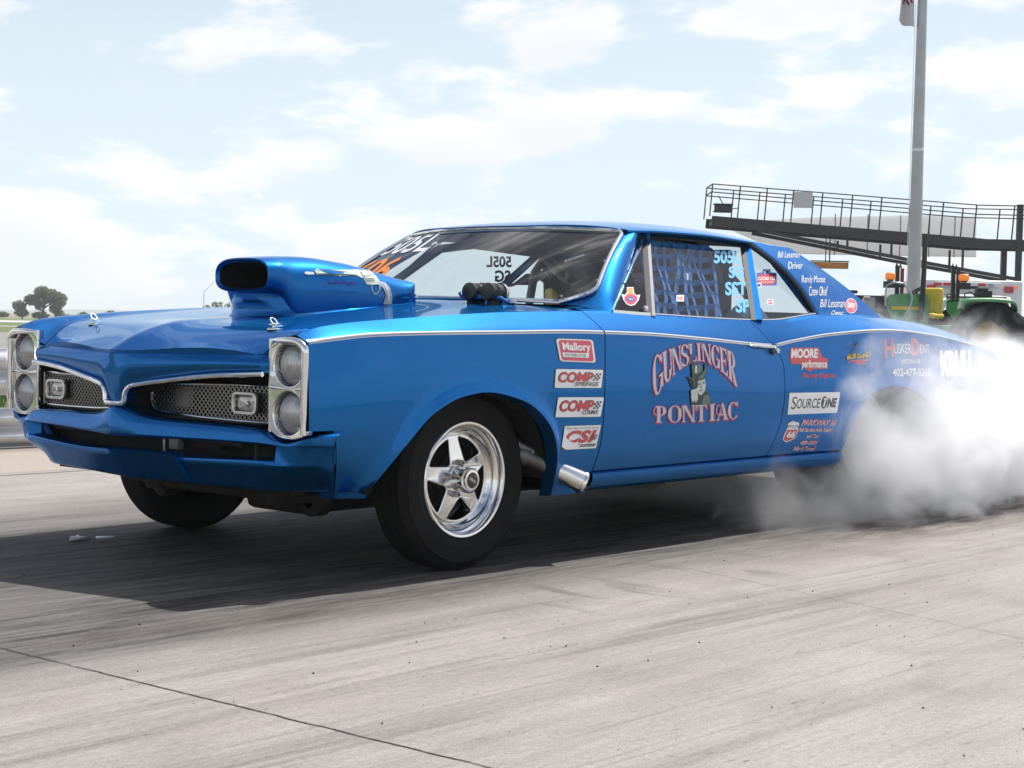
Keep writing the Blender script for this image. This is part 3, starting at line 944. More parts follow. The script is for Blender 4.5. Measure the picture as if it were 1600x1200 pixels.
# pedestal
ped = [(-.318, .03), (-.314, .07), (-.302, .12), (-.283, .155), (-.25, .178), (-.16, .196), (-.09, .207), (0, .2185), (.15, .228), (.28, .234), (.345, .22), (.375, .12), (.378, .03)]
def ped_w(z, x):
    return 1 - .05 * math.sin(math.pi * min(max((z - .9) / .1, 0), 1)) * (1 - sstep(-.1, .3, x))
def ped_ring(z, grow):
    o = []
    pts = [(x, w) for x, w in ped] + [(x, -w) for x, w in ped[::-1]]
    for x, w in pts:
        zz = z
        o.append((x - grow if x < -.3 else x + (grow if x > .32 else 0), w * ped_w(z, x) + math.copysign(grow, w), zz))
    return o
rings = []
for k, (f, g) in enumerate(((0, .012), (.10, .002), (.3, -.002), (.5, .004), (.62, -.004), (.8, .0), (1, .004))):
    ring = []
    for (x, y, z) in ped_ring(0.9 + f * .1, g):
        zb = hood_pt(max(-1, min(1, y / .76)), min(max((x + .93) / 1.43, 0), 1))[2] - .004
        ztop = 1.0
        ring.append((x, y, lerp(zb, ztop, f)))
    rings.append(ring)
M.grid(rings, PAINT, close_v=True)
scoop = M.build('hood_scoop', car, angle=42)

# --- hood pins
for sg in (-1, 1):
    M = MB()
    b = Vector((-.645, sg * .527, 0)); b.z = hood_pt(sg * .527 / YG(-.645), (.645 * -1 + .93 - .09) / 1.4)[2]
    M.lathe([(.0, .004), (.020, .003), (.024, .0), (.024, -.004)], b, (0, 0, 1), CHROME, n=20)
    M.tube([b, b + Vector((0, 0, .018))], .0055, CHROME, n=8)
    M.tube([b + Vector((-.002 + .012 * math.cos(R(a)), .012 * math.sin(R(a)) * .9, .020 + .011 * math.sin(R(a)) + .006)) for a in range(0, 360, 24)], .0024, CHROME, n=6, closed=True)
    M.tube([b + Vector((-.02, .0, .014)), b + Vector((.035, .012, .018)), b + Vector((.04, .004, .010)), b + Vector((-.012, -.01, .008))], .0026, CHROME, n=6)
    M.build('hood_pin', car)
# --- two gauge cans on a blue bracket in front of the windscreen
def can(c):
    M = MB()
    ax = Vector((-1, -.05, .06)).normalized()
    M.lathe([(.0005, .060), (.032, .059), (.0355, .056), (.0355, .026), (.034, .024), (.034, .020), (.0365, .018), (.0365, -.018), (.041, -.020), (.041, -.034), (.036, -.035), (.0005, -.032)], c, ax, mat('gauge can', (.014, .014, .015), .28, 0, .4), n=40)
    M.lathe([(.0415, -.020), (.0425, -.026), (.0415, -.034)], c, ax, CHROME, n=40)
    return M
GC = [(.515, -.400, 1.012), (.53, -.485, 1.012)]
M = MB()
M.tube([(.47, -.345, 1.010), (.47, -.357, .996), (.475, -.39, .988), (.485, -.44, .993), (.495, -.485, .994), (.51, -.53, .990), (.515, -.56, .974), (.515, -.60, .970)], .0085, PAINT2, n=10)
M.box((.505, -.39, .98), (.05, .03, .04), BLACK); M.box((.515, -.485, .98), (.05, .03, .04), BLACK)
M.lathe([(.0, .012), (.012, .011), (.016, 0)], (.51, -.595, .972), (0, 0, 1), CHROME, n=16)
br = M.build('gauge_bracket', car)
for c in GC: can(c).build('gauge', car)
# --- windscreen with bright trim
M = MB()
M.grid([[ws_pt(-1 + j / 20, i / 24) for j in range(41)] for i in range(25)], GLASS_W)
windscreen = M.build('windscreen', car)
M = MB()
loop = [ws_pt(-1 + j / 20, 0, .004) for j in range(41)] + [ws_pt(1, i / 24, .004) for i in range(1, 24)] + [ws_pt(1 - j / 20, 1, .004) for j in range(41)] + [ws_pt(-1, 1 - i / 24, .004) for i in range(1, 24)]
M.tube(loop, .0095, CHROME, n=8, closed=True)
for u, v in ((-.93, .05), (-.5, 0), (0, 0), (.5, 0), (.3, 1), (-.3, 1), (-.99, .25), (-.99, .5), (-.99, .75)):
    p = Vector(ws_pt(u, v, .012)); M.lathe([(.0005, .003), (.005, .002), (.006, -.004)], p, (-.62, 0, .78), STEEL, n=10)
M.build('windscreen_trim', car)

# --- side glass
def wy(z): return .87 - .72 * (z - .92)
def side_glass(pts, sg, name, m=None, ins=.008):
    M = MB(); M.poly([(x, sg * (wy(z) - ins), z) for x, z in pts], m or GLASS_S)
    return M.build(name, car, smooth=False)
DGL = [(1.072, .925), (1.353, 1.277), (2.075, 1.274), (1.80, .915)]
VGL = [(.80, .935), (1.30, 1.264), (1.345, 1.268), (1.066, .925)]
QGL = [(1.845, .915), (2.115, 1.272), (2.19, 1.262), (2.29, 1.17), (2.44, .955)]
for sg in (-1, 1):
    dg = side_glass(DGL, sg, 'door_window')
    vg = side_glass(VGL, sg, 'vent_window')
    qg = side_glass(QGL, sg, 'quarter_window')
    M = MB()
    f = lambda x, z, o=.0: (x, sg * (wy(z) + o), z)
    M.bar(f(1.066, .930), f(1.35, 1.276), .018, .016, CHROME)
    M.bar(f(.815, .951), f(1.298, 1.258), .011, .010, CHROME)
    M.bar(f(.81, .948), f(1.05, .941), .014, .012, CHROME)
    M.bar(f(1.048, .93, -.004), f(1.32, 1.262, -.004), .022, .008, BLACK)
    M.lathe([(.0005, .018), (.010, .016), (.012, .006), (.006, .0)], f(1.035, .965), (0, sg, 0), CHROME, n=14)
    M.lathe([(.0005, .012), (.006, .010), (.007, 0)], f(.985, 1.06, .0), (0, sg, 0), BLACK, n=10)
    M.build('vent_frame', car, smooth=False)
    M = MB()   # quarter glass front post and belt seal
    M.bar(f(1.838, .925), f(2.108, 1.272), .034, .022, PAINT)
    M.bar(f(1.806, .925, -.004), f(2.082, 1.272, -.004), .022, .014, BLACK)
    M.bar(f(1.868, .925, -.004), f(2.128, 1.266, -.004), .010, .012, BLACK)
    M.build('window_post', car, smooth=False)
    M = MB()
    M.tube([(x, sg * (WT(x) - .014), ZT(x) + .006) for x in cols_of(.80, 2.41, .06)], .0055, CHROME if sg < 5 else BLACK, n=6, flat=.8)
    M.tube([(x, sg * (WT(x) - .024), ZT(x) + .007) for x in cols_of(.80, 2.41, .06)], .006, BLACK, n=6)
    # dark seal round the rear of the quarter window
    M.tube([(p[0] - .014, p[1] - sg * .012, p[2] - .008) for p in CP[sg][0]], .011, BLACK, n=8)
    M.build('window_seal', car)

# --- interior
M = MB()
M.bbox((.90, 0, .86), (.30, 1.40, .16), INTER, .03)
M.grid([[(.62, y, .97), (.80, y, .955), (.90, y, .935)] for y in (-.72, -.3, 0, .3, .72)], mat('dash top', (.22, .22, .22), .8))
dash = M.build('dashboard', car)
M = MB()
M.grid([[(p[0], p[1] * .97, p[2] - .030) for p in [roof_pt(u, v) for u in UR]] for v in roof_v[1:]], mat('headliner', (.22, .215, .21), .9))
M.build('headliner', car)
M = MB()
M.box((1.5, 0, .32), (2.2, 1.5, .03), BLACKM)
M.box((.70, 0, .60), (.03, 1.4, .62), BLACKM)
M.box((2.62, 0, .62), (.03, 1.1, .62), INTER)
for sg in (-1, 1):
    M.box((1.38, sg * .80, .60), (1.4, .02, .62), INTER)
    M.box((2.25, sg * .76, .62), (.5, .02, .60), INTER)
M.grid([[(2.40, y, .93), (3.0, y, .945)] for y in (-.76, 0, .76)], INTER)
M.build('cabin_floor', car)
M = MB()
CAGE = mat('roll cage grey', (.16, .18, .20), .35, .0, .3)
for sg in (-1, 1):
    M.tube([(1.98, sg * .62, .33), (1.98, sg * .62, .85), (1.98, sg * .56, 1.15), (1.98, sg * .48, 1.245), (1.98, sg * .40, 1.27), (1.98, 0, 1.28)], .022, CAGE)
    M.tube([(1.98, sg * .50, 1.23), (2.35, sg * .47, 1.05), (2.75, sg * .42, .70)], .022, CAGE)
    M.tube([(1.98, sg * .50, 1.24), (1.50, sg * .54, 1.265), (1.28, sg * .55, 1.235), (.92, sg * .68, .97), (.86, sg * .70, .40)], .021, CAGE)
    M.tube([(.90, sg * .70, .50), (1.98, sg * .64, .78)], .021, CAGE)
M.tube([(1.98, -.60, .95), (1.98, .60, .95)], .021, CAGE)
M.tube([(1.98, .50, 1.22), (1.98, -.55, .45)], .021, CAGE)
M.bbox((1.99, -.50, 1.07), (.04, .23, .36), BLACK, .015)  # black pad added to keep the view behind the window lettering dark
M.build('roll_cage', car)
M = MB()   # racing seat
M.bbox((1.66, -.38, .50), (.50, .50, .14), BLACK, .04)
M.bbox((1.90, -.38, .80), (.12, .50, .62), BLACK, .05, Matrix.Rotation(R(12), 3, 'Y'))
M.bbox((1.84, -.62, .78), (.18, .06, .40), BLACK, .025); M.bbox((1.84, -.14, .78), (.18, .06, .40), BLACK, .025)
M.build('driver_seat', car)
M = MB()
c = Vector((1.30, -.40, .93)); ax = Vector((-.92, 0, .38)).normalized(); u = Vector((0, 1, 0)); w = ax.cross(u)
M.tube([c + u * .175 * math.cos(R(a)) + w * .175 * math.sin(R(a)) for a in range(0, 360, 12)], .014, BLACK, closed=True)
for a in (90, 210, 330): M.tube([c, c + u * .172 * math.cos(R(a)) + w * .172 * math.sin(R(a))], .010, BLACK)
M.lathe([(.0005, .03), (.04, .025), (.045, -.02), (.02, -.05)], c, -ax, BLACK, n=20)
M.tube([c, c + ax * .42], .02, BLACK)
M.build('steering_wheel', car)
M = MB()   # tachometer pod and switch box on the dash
M.lathe([(.0005, -.10), (.05, -.095), (.085, -.06), (.092, .0), (.090, .08), (.096, .085), (.096, .10), (.085, .10), (.085, .09), (.0005, .09)], (1.16, -.44, 1.085), (.93, .30, .12), mat('gauge can', (0,) * 3), n=36)
M.tube([(1.06, -.40, 1.16), (1.12, -.45, 1.188), (1.20, -.47, 1.186), (1.26, -.47, 1.16)], .006, CHROME, n=8)
M.tube([(1.15, -.44, 1.0), (1.10, -.46, .97), (1.05, -.42, .985), (1.00, -.45, .955)], .005, BLACK, n=6)
M.tube([(1.17, -.42, 1.0), (1.16, -.44, .94)], .018, BLACK, n=8)
M.bbox((1.02, -.36, 1.00), (.05, .05, .09), mat('yellow grip', (.62, .50, .10), .5), .018)
M.build('tachometer', car)
M = MB()   # ribbed pale-blue breather hose on the rear shelf
pts = [(1.90 + .30 * t, -.70 + .06 * t, .925 + .045 * math.sin(math.pi * t)) for t in np.linspace(0, 1, 40)]
M.tube(pts, [.040 + .006 * math.cos(i * 1.6) for i in range(40)], mat('pale blue hose', (.30, .55, .66), .35), n=14)
M.build('breather_hose', car)
# --- window net behind the driver's glass
M = MB()
NET = mat('blue webbing', (.022, .13, .34), .85, noise=(60, .25))
def netp(a, b): # a along, b up
    z = lerp(.93, 1.25, b); x0 = lerp(1.10, 1.345, b); x1 = lerp(1.64, 1.845, b)
    sag = .010 * math.sin(a * 9.4) * math.sin(b * 6.3) + .006 * math.sin(a * 23 + b * 5)
    return (lerp(x0, x1, a) + .5 * sag, -(wy(z) - .05 + 1.2 * sag), z - .012 * math.sin(math.pi * a) * (1 - b) + .4 * sag)
for i in range(10):
    a = i / 9
    for j in range(12):
        M.bar(netp(a, j / 12), netp(a, (j + 1) / 12), .030, .003, NET, up=(0, 1, 0))
for j in range(7):
    b = j / 6
    for i in range(12):
        p = netp(i / 12, b); q_ = netp((i + 1) / 12, b)
        M.bar((p[0], p[1] - .004, p[2]), (q_[0], q_[1] - .004, q_[2]), .003, .024, NET, up=(0, 0, 1))
M.build('window_net', car, smooth=False)

# --- underbody, wheel wells, suspension
for sg in (-1, 1):
    for A, yi in ((AF, .46), (AR, .36)):
        M = MB()
        cl = [(p[0], max(p[1], .31)) for p in A]
        M.grid([[(p[0], sg * .89, p[1] + .002), (p[0], sg * yi, p[1] + .03)] for p in cl[::4]], BLACKM)
        M.poly([(p[0], sg * yi, p[1] + .03) for p in cl[::6]], BLACKM)
        M.build('wheel_housing', car, smooth=False, merge=.0004)
M = MB()
for sg in (-1, 1):
    M.tube([(-.02, sg * .62, .22), (-.02, sg * .36, .27), (.0, sg * .30, .28)], [.035, .03, .04], UNDER)
    M.tube([(-.38, sg * .32, .29), (-.05, sg * .60, .235)], .022, UNDER)
    M.bbox((-.42, sg * .36, .255), (.14, .10, .06), UNDER, .012)
    M.lathe([(.02, -.04), (.05, -.03), (.05, .03), (.02, .04)], (-.36, sg * .44, .235), (1, 0, 0), UNDER, n=14)
    M.tube([(0, sg * .56, .30), (0, sg * .50, .62)], .04, UNDER)
    M.lathe([(.0005, -.02), (.13, -.02), (.13, .0), (.05, .02), (.05, .08)], (0, sg * .66, .328), (0, sg, 0), STEEL, n=28)
M.tube([(-.45, -.60, .27), (-.46, -.36, .25), (-.46, .36, .25), (-.45, .60, .27)], .016, UNDER)
M.tube([(-.25, -.52, .28), (-.25, .52, .28)], .045, UNDER)
M.box((.15, 0, .38), (1.4, .90, .10), UNDER); M.box((-.52, 0, .44), (.36, 1.20, .10), UNDER); M.box((3.9, 0, .44), (.9, 1.3, .06), UNDER)
M.bbox((.12, 0, .22), (.62, .34, .14), UNDER, .03)
M.tube([(.5, .0, .27), (2.85, .0, .33)], .045, UNDER)
M.tube([(2.93, -.62, .355), (2.93, .62, .355)], .05, UNDER)
M.lathe([(.06, -.12), (.14, -.06), (.15, 0), (.14, .06), (.06, .12)], (2.95, 0, .355), (0, 1, 0), UNDER, n=20)
for sg in (-1, 1):
    M.tube([(.45, sg * .42, .24), (1.6, sg * .40, .24), (1.95, sg * .42, .25)], .038, UNDER)
M.tube([(1.35, -.66, .235), (1.62, -.66, .232)], .010, UNDER); M.bbox((1.50, -.64, .238), (.16, .05, .02), UNDER, .004)
M.build('chassis', car)
DSTEEL = mat('heat-dulled steel', (.16, .155, .15), .42, .9, noise=(14, .3, .1))
# --- exhaust: header tubes inside the arch and the angled tip poking through the fender
for sg in (-1, 1):
    M = MB()
    tip = [(.10, sg * .64, .52), (.22, sg * .72, .475), (.34, sg * .81, .40), (.44, sg * .905, .340), (.518, sg * .960, .297)]
    M.tube(tip[:4], [.030, .031, .034, .038], DSTEEL, n=22, caps=False)
    M.tube([tuple(Vector(tip[3]).lerp(Vector(tip[2]), .25))] + tip[3:], [.039, .040, .0425], ALU, n=22, caps=False)
    a = Vector(tip[-1]); d = (a - Vector(tip[-2])).normalized()
    M.lathe([(.0425, 0), (.0435, .002), (.0405, .002), (.038, -.05), (.0005, -.10)], a, d, BLACK, n=22)
    M.lathe([(.044, -.012), (.046, -.006), (.046, .0), (.043, .003)], a, d, CHROME, n=22)
    b = Vector(tip[2])
    M.lathe([(.040, -.02), (.0425, -.015), (.0425, .015), (.040, .02)], b, (Vector(tip[3]) - b).normalized(), DSTEEL, n=22)
    M.tube([(.08, sg * .62, .56), (.18, sg * .72, .50), (.30, sg * .80, .445), (.36, sg * .84, .41)], .022, DSTEEL, n=14)
    M.tube([(.06, sg * .58, .50), (.16, sg * .70, .45), (.28, sg * .78, .40)], .022, UNDER, n=14)
    c0 = Vector((.495, sg * WS(.495, .35), .345))
    M.lathe([(.0005, -.002), (.036, -.002), (.038, .0015)], c0 + Vector((0, 0, .0)), (0, sg, 0), BLACKM, n=24)
    M.build('exhaust_pipe', car)

# --- wheels
def wheel(loc, sg, r_t, wid, r_l, front):
    W = part_empty('wheel', car, loc)
    ro = .20 if front else .20
    hw = wid / 2
    M = MB()
    k = r_t
    prof = [(r_l - .012, -hw * .80), (r_l + .002, -hw * .93), (r_l + .020, -hw * .99), (lerp(r_l, k, .28), -hw * 1.015), (lerp(r_l, k, .30), -hw * 1.03), (lerp(r_l, k, .34), -hw * 1.03), (lerp(r_l, k, .36), -hw * 1.025), (lerp(r_l, k, .50), -hw * 1.04), (lerp(r_l, k, .70), -hw * 1.02), (lerp(r_l, k, .715), -hw * 1.035), (lerp(r_l, k, .74), -hw * 1.033), (lerp(r_l, k, .755), -hw * 1.0), (k - .022, -hw * .93), (k - .008, -hw * .86), (k - .001, -hw * .76), (k, -hw * .4), (k, 0)]
    prof = prof + [(r, -d) for r, d in prof[-2::-1]]
    M.lathe([(r, d * -sg if 0 else d) for r, d in prof], (0, 0, 0), (0, 1, 0), RUBBER, n=72)
    for gx in (-.5, 0, .5):   # tread grooves
        if front: M.lathe([(k + .0004, gx * hw - .004), (k + .0006, gx * hw), (k + .0004, gx * hw + .004)], (0, 0, 0), (0, 1, 0), BLACKM, n=72)
    ty = M.build('tyre', W, angle=30)
    # rim: outward direction is sg along y; d measured outwards from the wheel centre plane
    M = MB()
    o = (0, 0, 0); ax = (0, sg, 0)
    lip = hw * .93
    face = lip - (.050 if front else .16)
    M.lathe([(r_l - .004, lip - .008), (r_l + .006, lip - .002), (r_l + .008, lip + .003), (r_l + .004, lip + .007), (r_l - .004, lip + .006), (r_l - .009, lip - .001), (r_l - .012, lip - .012), (r_l - .022, lip - .018), (r_l - .026, lip - .026), (r_l - .034, lip - .040), (.160, face + .004), (.157, face - .002), (.157, face - .03), (.17, -hw * .8)], o, ax, ALU, n=72)
    # face plate with five rounded windows
    outer = ell(0, 0, .158, .158, 72)
    loops = [outer]
    for i in range(5):
        a0 = R(-10 + 72 * i)
        pts = []
        tri = [(.066, 0.0), (.128, .060), (.142, .030), (.145, 0), (.142, -.030), (.128, -.060)]
        # rounded corner triangle
        raw = [(.057, 0), (.139, .079), (.159, 0), (.139, -.079)]
        P2 = []
        for p0, p1, p2 in ((raw[3], raw[0], raw[1]), (raw[0], raw[1], raw[2]), (raw[1], raw[2], raw[3]), (raw[2], raw[3], raw[0])):
            rr = .026 if p1 != raw[2] else .05
            d0 = Vector((p0[0] - p1[0], p0[1] - p1[1])); d2 = Vector((p2[0] - p1[0], p2[1] - p1[1]))
            A = Vector(p1) + d0.normalized() * min(rr, d0.length * .45); B = Vector(p1) + d2.normalized() * min(rr, d2.length * .45)
            for t in np.linspace(0, 1, 6):
                P2.append(tuple((A * (1 - t) ** 2 + Vector(p1) * 2 * t * (1 - t) + B * t * t)))
        ca, sa = math.cos(a0), math.sin(a0)
        loops.append([(x * ca - y * sa, x * sa + y * ca) for x, y in P2])
    V, F = plate_data(loops, .012, .005, 3)
    dish = lambda r: .006 - .016 * max(0, min(1, (r - .06) / .1)) ** 1.0
    M.add([(a, sg * (face + c + dish(math.hypot(a, b))), b) for a, b, c in V], F, ALU)
    # hub, cap, lug nuts
    M.lathe([(.052, face), (.050, face + .016), (.043, face + .022), (.040, face + .045), (.041, face + .060), (.041, face + .078), (.037, face + .086), (.028, face + .0875)], o, ax, ALU, n=40)
    M.lathe([(.029, face + .0872), (.027, face + .0885), (.0005, face + .0885)], o, ax, mat('hub cap brown', (.06, .035, .03), .35), n=32)
    for i in range(5):
        a = R(26 + 72 * i)
        c = (.0605 * math.cos(a), 0, .0605 * math.sin(a))
        M.lathe([(.0155, face + .004), (.0155, face + .012), (.0115, face + .016), (.0105, face + .046), (.0085, face + .049), (.006, face + .049), (.006, face + .035), (.0005, face + .035)], c, ax, STEEL, n=16)
    c = (.19 * math.cos(R(78)), 0, .19 * math.sin(R(78)))
    M.tube([(c[0], sg * (lip - .045), c[2] - .006), (c[0], sg * (lip - .020), c[2] - .014)], .004, STEEL, n=8)
    V, F = text_data('DRAG', .02)
    V = V * np.array([.034, .011]) - np.array([.017, .0055])
    ca, sa = math.cos(R(-28)), math.sin(R(-28))
    M.add([((a * ca - b * sa) * (-sg), sg * (face + .0892), a * sa + b * ca) for a, b in V], F, WHITEV)
    # brake / hub behind the windows
    M.lathe([(.0005, face - .05), (.135, face - .05), (.135, face - .07), (.05, face - .08)], o, ax, UNDER, n=32)
    M.lathe([(.0005, face - .035), (.06, face - .035), (.06, face - .05)], o, ax, STEEL, n=24)
    M.build('rim', W, angle=34)
    return W
for sg in (-1, 1):
    wheel((0, sg * .756, .328), sg, .328, .160, .204, True)
    wheel((2.921, sg * .63, .372), sg, .372, .345, .204, False)

# ================================================================== decals (thin vinyl laid on the panels they stick to)
def bvh_of(objs):
    V = []; F = []
    for o in objs:
        b = len(V); V += [tuple(v.co) for v in o.data.vertices]
        F += [tuple(i + b for i in p.vertices) for p in o.data.polygons]
    return BVHTree.FromPolygons(V, F)
near = [o for o in car.children if o.name.split('.')[0] in ('front_fender', 'door', 'body_shell') and o.type == 'MESH']
BV_SIDE = bvh_of(near)
BV_SCOOP = bvh_of([scoop])
def on_side(bv, sg=-1, y0=2.0):
    def f(x, z, lift):
        h, n, i, d = bv.ray_cast(Vector((x, sg * y0, z)), Vector((0, -sg, 0)))
        if h is None: h, n, i, d = bv.find_nearest(Vector((x, sg * .9, z)))
        if n.y * sg < 0: n = -n
        return tuple(h + n * lift)
    return f
def bilin(q, u, v):  # q: TL TR BR BL
    tl, tr, br, bl = q
    return tuple((tl[k] * (1 - u) + tr[k] * u) * v + (bl[k] * (1 - u) + br[k] * u) * (1 - v) for k in (0, 1))
class Decal:
    def __init__(self, surf, quad, base=.0014):
        self.s = surf; self.q = quad; self.base = base; self.M = MB(); self.warp = None; self.sub = 0
    def pt(self, u, v, layer):
        if self.warp: u, v = self.warp(u, v)
        x, z = bilin(self.q, u, v)
        p = self.s(x, z, self.base + .0006 * layer)
        if p is None: p = self.s(x + .002, z - .002, self.base + .0006 * layer)
        return p if p is not None else self.last
    def geo(self, V, F, m, layer):
        out = []
        for a, b in V:
            p = self.pt(a, b, layer); self.last = p; out.append(p)
        self.M.add(out, F, m)
    def poly(self, pts, m, layer=0):
        if self.sub: pts = subdiv(pts, self.sub)
        tri = tessellate_polygon([[Vector((p[0], p[1], 0)) for p in pts]])
        self.geo(pts, [tuple(t) for t in tri], m, layer)
    def panel(self, m, layer=0, n=6, inset=0.0, r=0.0, asp=1.0):
        a = inset
        V = []; F = []
        if r == 0:
            for i in range(n + 1):
                for j in range(n + 1): V.append((lerp(a / asp, 1 - a / asp, i / n), lerp(a, 1 - a, j / n)))
            F = [(i * (n + 1) + j, (i + 1) * (n + 1) + j, (i + 1) * (n + 1) + j + 1, i * (n + 1) + j + 1) for i in range(n) for j in range(n)]
            self.geo(V, F, m, layer)
        else:
            pts = [(.5 + (x - .5) / 1.0, y) for x, y in rrect(a, a, 1 - a, 1 - a, r)]
            self.poly(pts, m, layer)
    def text(self, s, m, box, layer=1, bold=0.0, shear=0.0, spacing=1.0, flip=False):
        V, F = text_data(s, bold, shear, spacing)
        u0, v0, u1, v1 = box
        self.geo([(lerp(u0, u1, (1 - a) if flip else a), lerp(v0, v1, b)) for a, b in V], F, m, layer)
    def line(self, pts, w, m, layer=1, asp=1.0):
        """ribbon of width w (in v units); asp = quad width / height"""
        n = len(pts); L_ = []; R_ = []
        for i in range(n):
            a = pts[max(i - 1, 0)]; b = pts[min(i + 1, n - 1)]
            t = Vector(((b[0] - a[0]) * asp, b[1] - a[1])); t.normalize()
            ww = (w[i] if hasattr(w, '__len__') else w) / 2
            L_.append((pts[i][0] - t.y * ww / asp, pts[i][1] + t.x * ww)); R_.append((pts[i][0] + t.y * ww / asp, pts[i][1] - t.x * ww))
        self.geo(L_ + R_, [(i, i + 1, n + i + 1, n + i) for i in range(n - 1)], m, layer)
    def done(self, name, parent):
        return self.M.build(name, parent, smooth=False, recalc=False)
SIDE = on_side(BV_SIDE)
def checks(D, box, m, nx=4, ny=4, layer=1, sh=0.0):
    u0, v0, u1, v1 = box
    for i in range(nx):
        for j in range(ny):
            if (i + j) % 2 == 0:
                a, b = u0 + (u1 - u0) * i / nx, v0 + (v1 - v0) * j / ny
                c, d = u0 + (u1 - u0) * (i + 1) / nx, v0 + (v1 - v0) * (j + 1) / ny
                k = sh
                D.poly([(a + k * (b - v0), b), (c + k * (b - v0), b), (c + k * (d - v0), d), (a + k * (d - v0), d)], m, layer)

def stick(name, quad, surf=SIDE): return Decal(surf, quad)
# pinstripe along the crease, split where the panels meet
M = MB()
def stripe_run(s0, s1, off, hw, m, lift):
    P = []
    for s in cols_of(s0, s1, .02):
        x = s + shear(s, ZC(s)); z = ZC(x) + off
        a = SIDE(x, z + hw, lift); b = SIDE(x, z - hw, lift)
        if a and b: P.append([a, b])
    if len(P) > 1: M.grid(P, m)
for a, b in ((-.79, .645), (.656, 1.922), (1.937, 4.26)):
    stripe_run(a, b, .001, .0062, WHITEV, .0022)
    stripe_run(a, b, .001, .0012, NAVY, .0030)
M.build('pinstripe', car, smooth=True, recalc=False)

D = stick('m', [(0.362, 0.84), (0.579, 0.837), (0.594, 0.749), (0.384, 0.755)])
D.panel(BLKV, 0, inset=-.02, r=.10); D.panel(WHITEV, 1, inset=.0, r=.10); D.panel(PINKR, 2, inset=.055, r=.09)
D.text('Mallory', WHITEV, (.13, .40, .90, .84), 3, bold=.035)
D.poly([(.10, .20), (.80, .20), (.84, .40), (.10, .40)], WHITEV, 3)
D.text('DISTRIBUTOR', BLKV, (.15, .24, .74, .36), 4)
D.done('decal', car)
for nm, quad in (('SPRINGS', [(0.359, 0.727), (0.638, 0.722), (0.625, 0.653), (0.35, 0.658)]), ('CAMS', [(0.37, 0.622), (0.641, 0.617), (0.622, 0.543), (0.354, 0.548)])):
    D = stick('c', quad)
    D.panel(BLKV, 0, inset=-.02, r=.04); D.panel(WHITEV, 1, r=.04)
    D.text('COMP', BLKV, (.050, .27, .80, .86), 2, bold=.05, shear=.12)
    D.text('COMP', REDV, (.065, .30, .785, .83), 3, bold=.026, shear=.12)
    bx = (.40, .10, .92, .32) if nm == 'SPRINGS' else (.56, .13, .92, .35)
    D.text(nm, WHITEV, (bx[0] - .02, bx[1] - .03, bx[2] + .02, bx[3] + .03), 4, bold=.06, shear=.2)
    D.text(nm, BLKV, bx, 5, bold=.02, shear=.2)
    checks(D, (.79, .40, .94, .80), BLKV, 4, 4, 4, .05)
    D.done('decal', car)
D = stick('csi', [(0.411, 0.514), (0.627, 0.511), (0.606, 0.423), (0.392, 0.424)])
D.panel(BLKV, 0, inset=-.012, r=.02); D.panel(WHITEV, 1, r=.02)
D.text('Billet Electric Water Pump', GRYV, (.06, .84, .94, .93), 2)
D.text('CSI', REDV, (.06, .26, .92, .80), 2, bold=.05, shear=.28, spacing=1.1)
D.poly([(.04, .09), (.94, .09), (.96, .20), (.06, .20)], BLKV, 2)
D.text('PERFORMANCE PRODUCTS', WHITEV, (.08, .115, .92, .175), 3)
checks(D, (.80, .36, .93, .58), BLKV, 4, 4, 4, .1)
D.done('decal', car)

# --- door art: arched western lettering drawn letter by letter
def stem(x0, x1, y0=0., y1=1., s=.10, b=.09):
    return [(x0 - s, y0), (x1 + s, y0), (x1 + s * .5, y0 + b * .45), (x1, y0 + b), (x1, y1 - b), (x1 + s * .5, y1 - b * .45), (x1 + s, y1), (x0 - s, y1), (x0 - s * .5, y1 - b * .45), (x0, y1 - b), (x0, y0 + b), (x0 - s * .5, y0 + b * .45)]
def arcr(cx, cy, rx, ry, a0, a1, thick, thin, n=22):
    O = []; I = []
    for i in range(n + 1):
        a = R(a0 + (a1 - a0) * i / n)
        w = thin + (thick - thin) * abs(math.cos(a)) ** 1.6
        O.append((cx + rx * math.cos(a), cy + ry * math.sin(a)))
        I.append((cx + (rx - w) * math.cos(a), cy + (ry - w * .55) * math.sin(a)))
    return O + I[::-1]
def quadp(a, b, w0, w1=None):
    w1 = w0 if w1 is None else w1
    return [(a[0] - w0 / 2, a[1]), (a[0] + w0 / 2, a[1]), (b[0] + w1 / 2, b[1]), (b[0] - w1 / 2, b[1])]
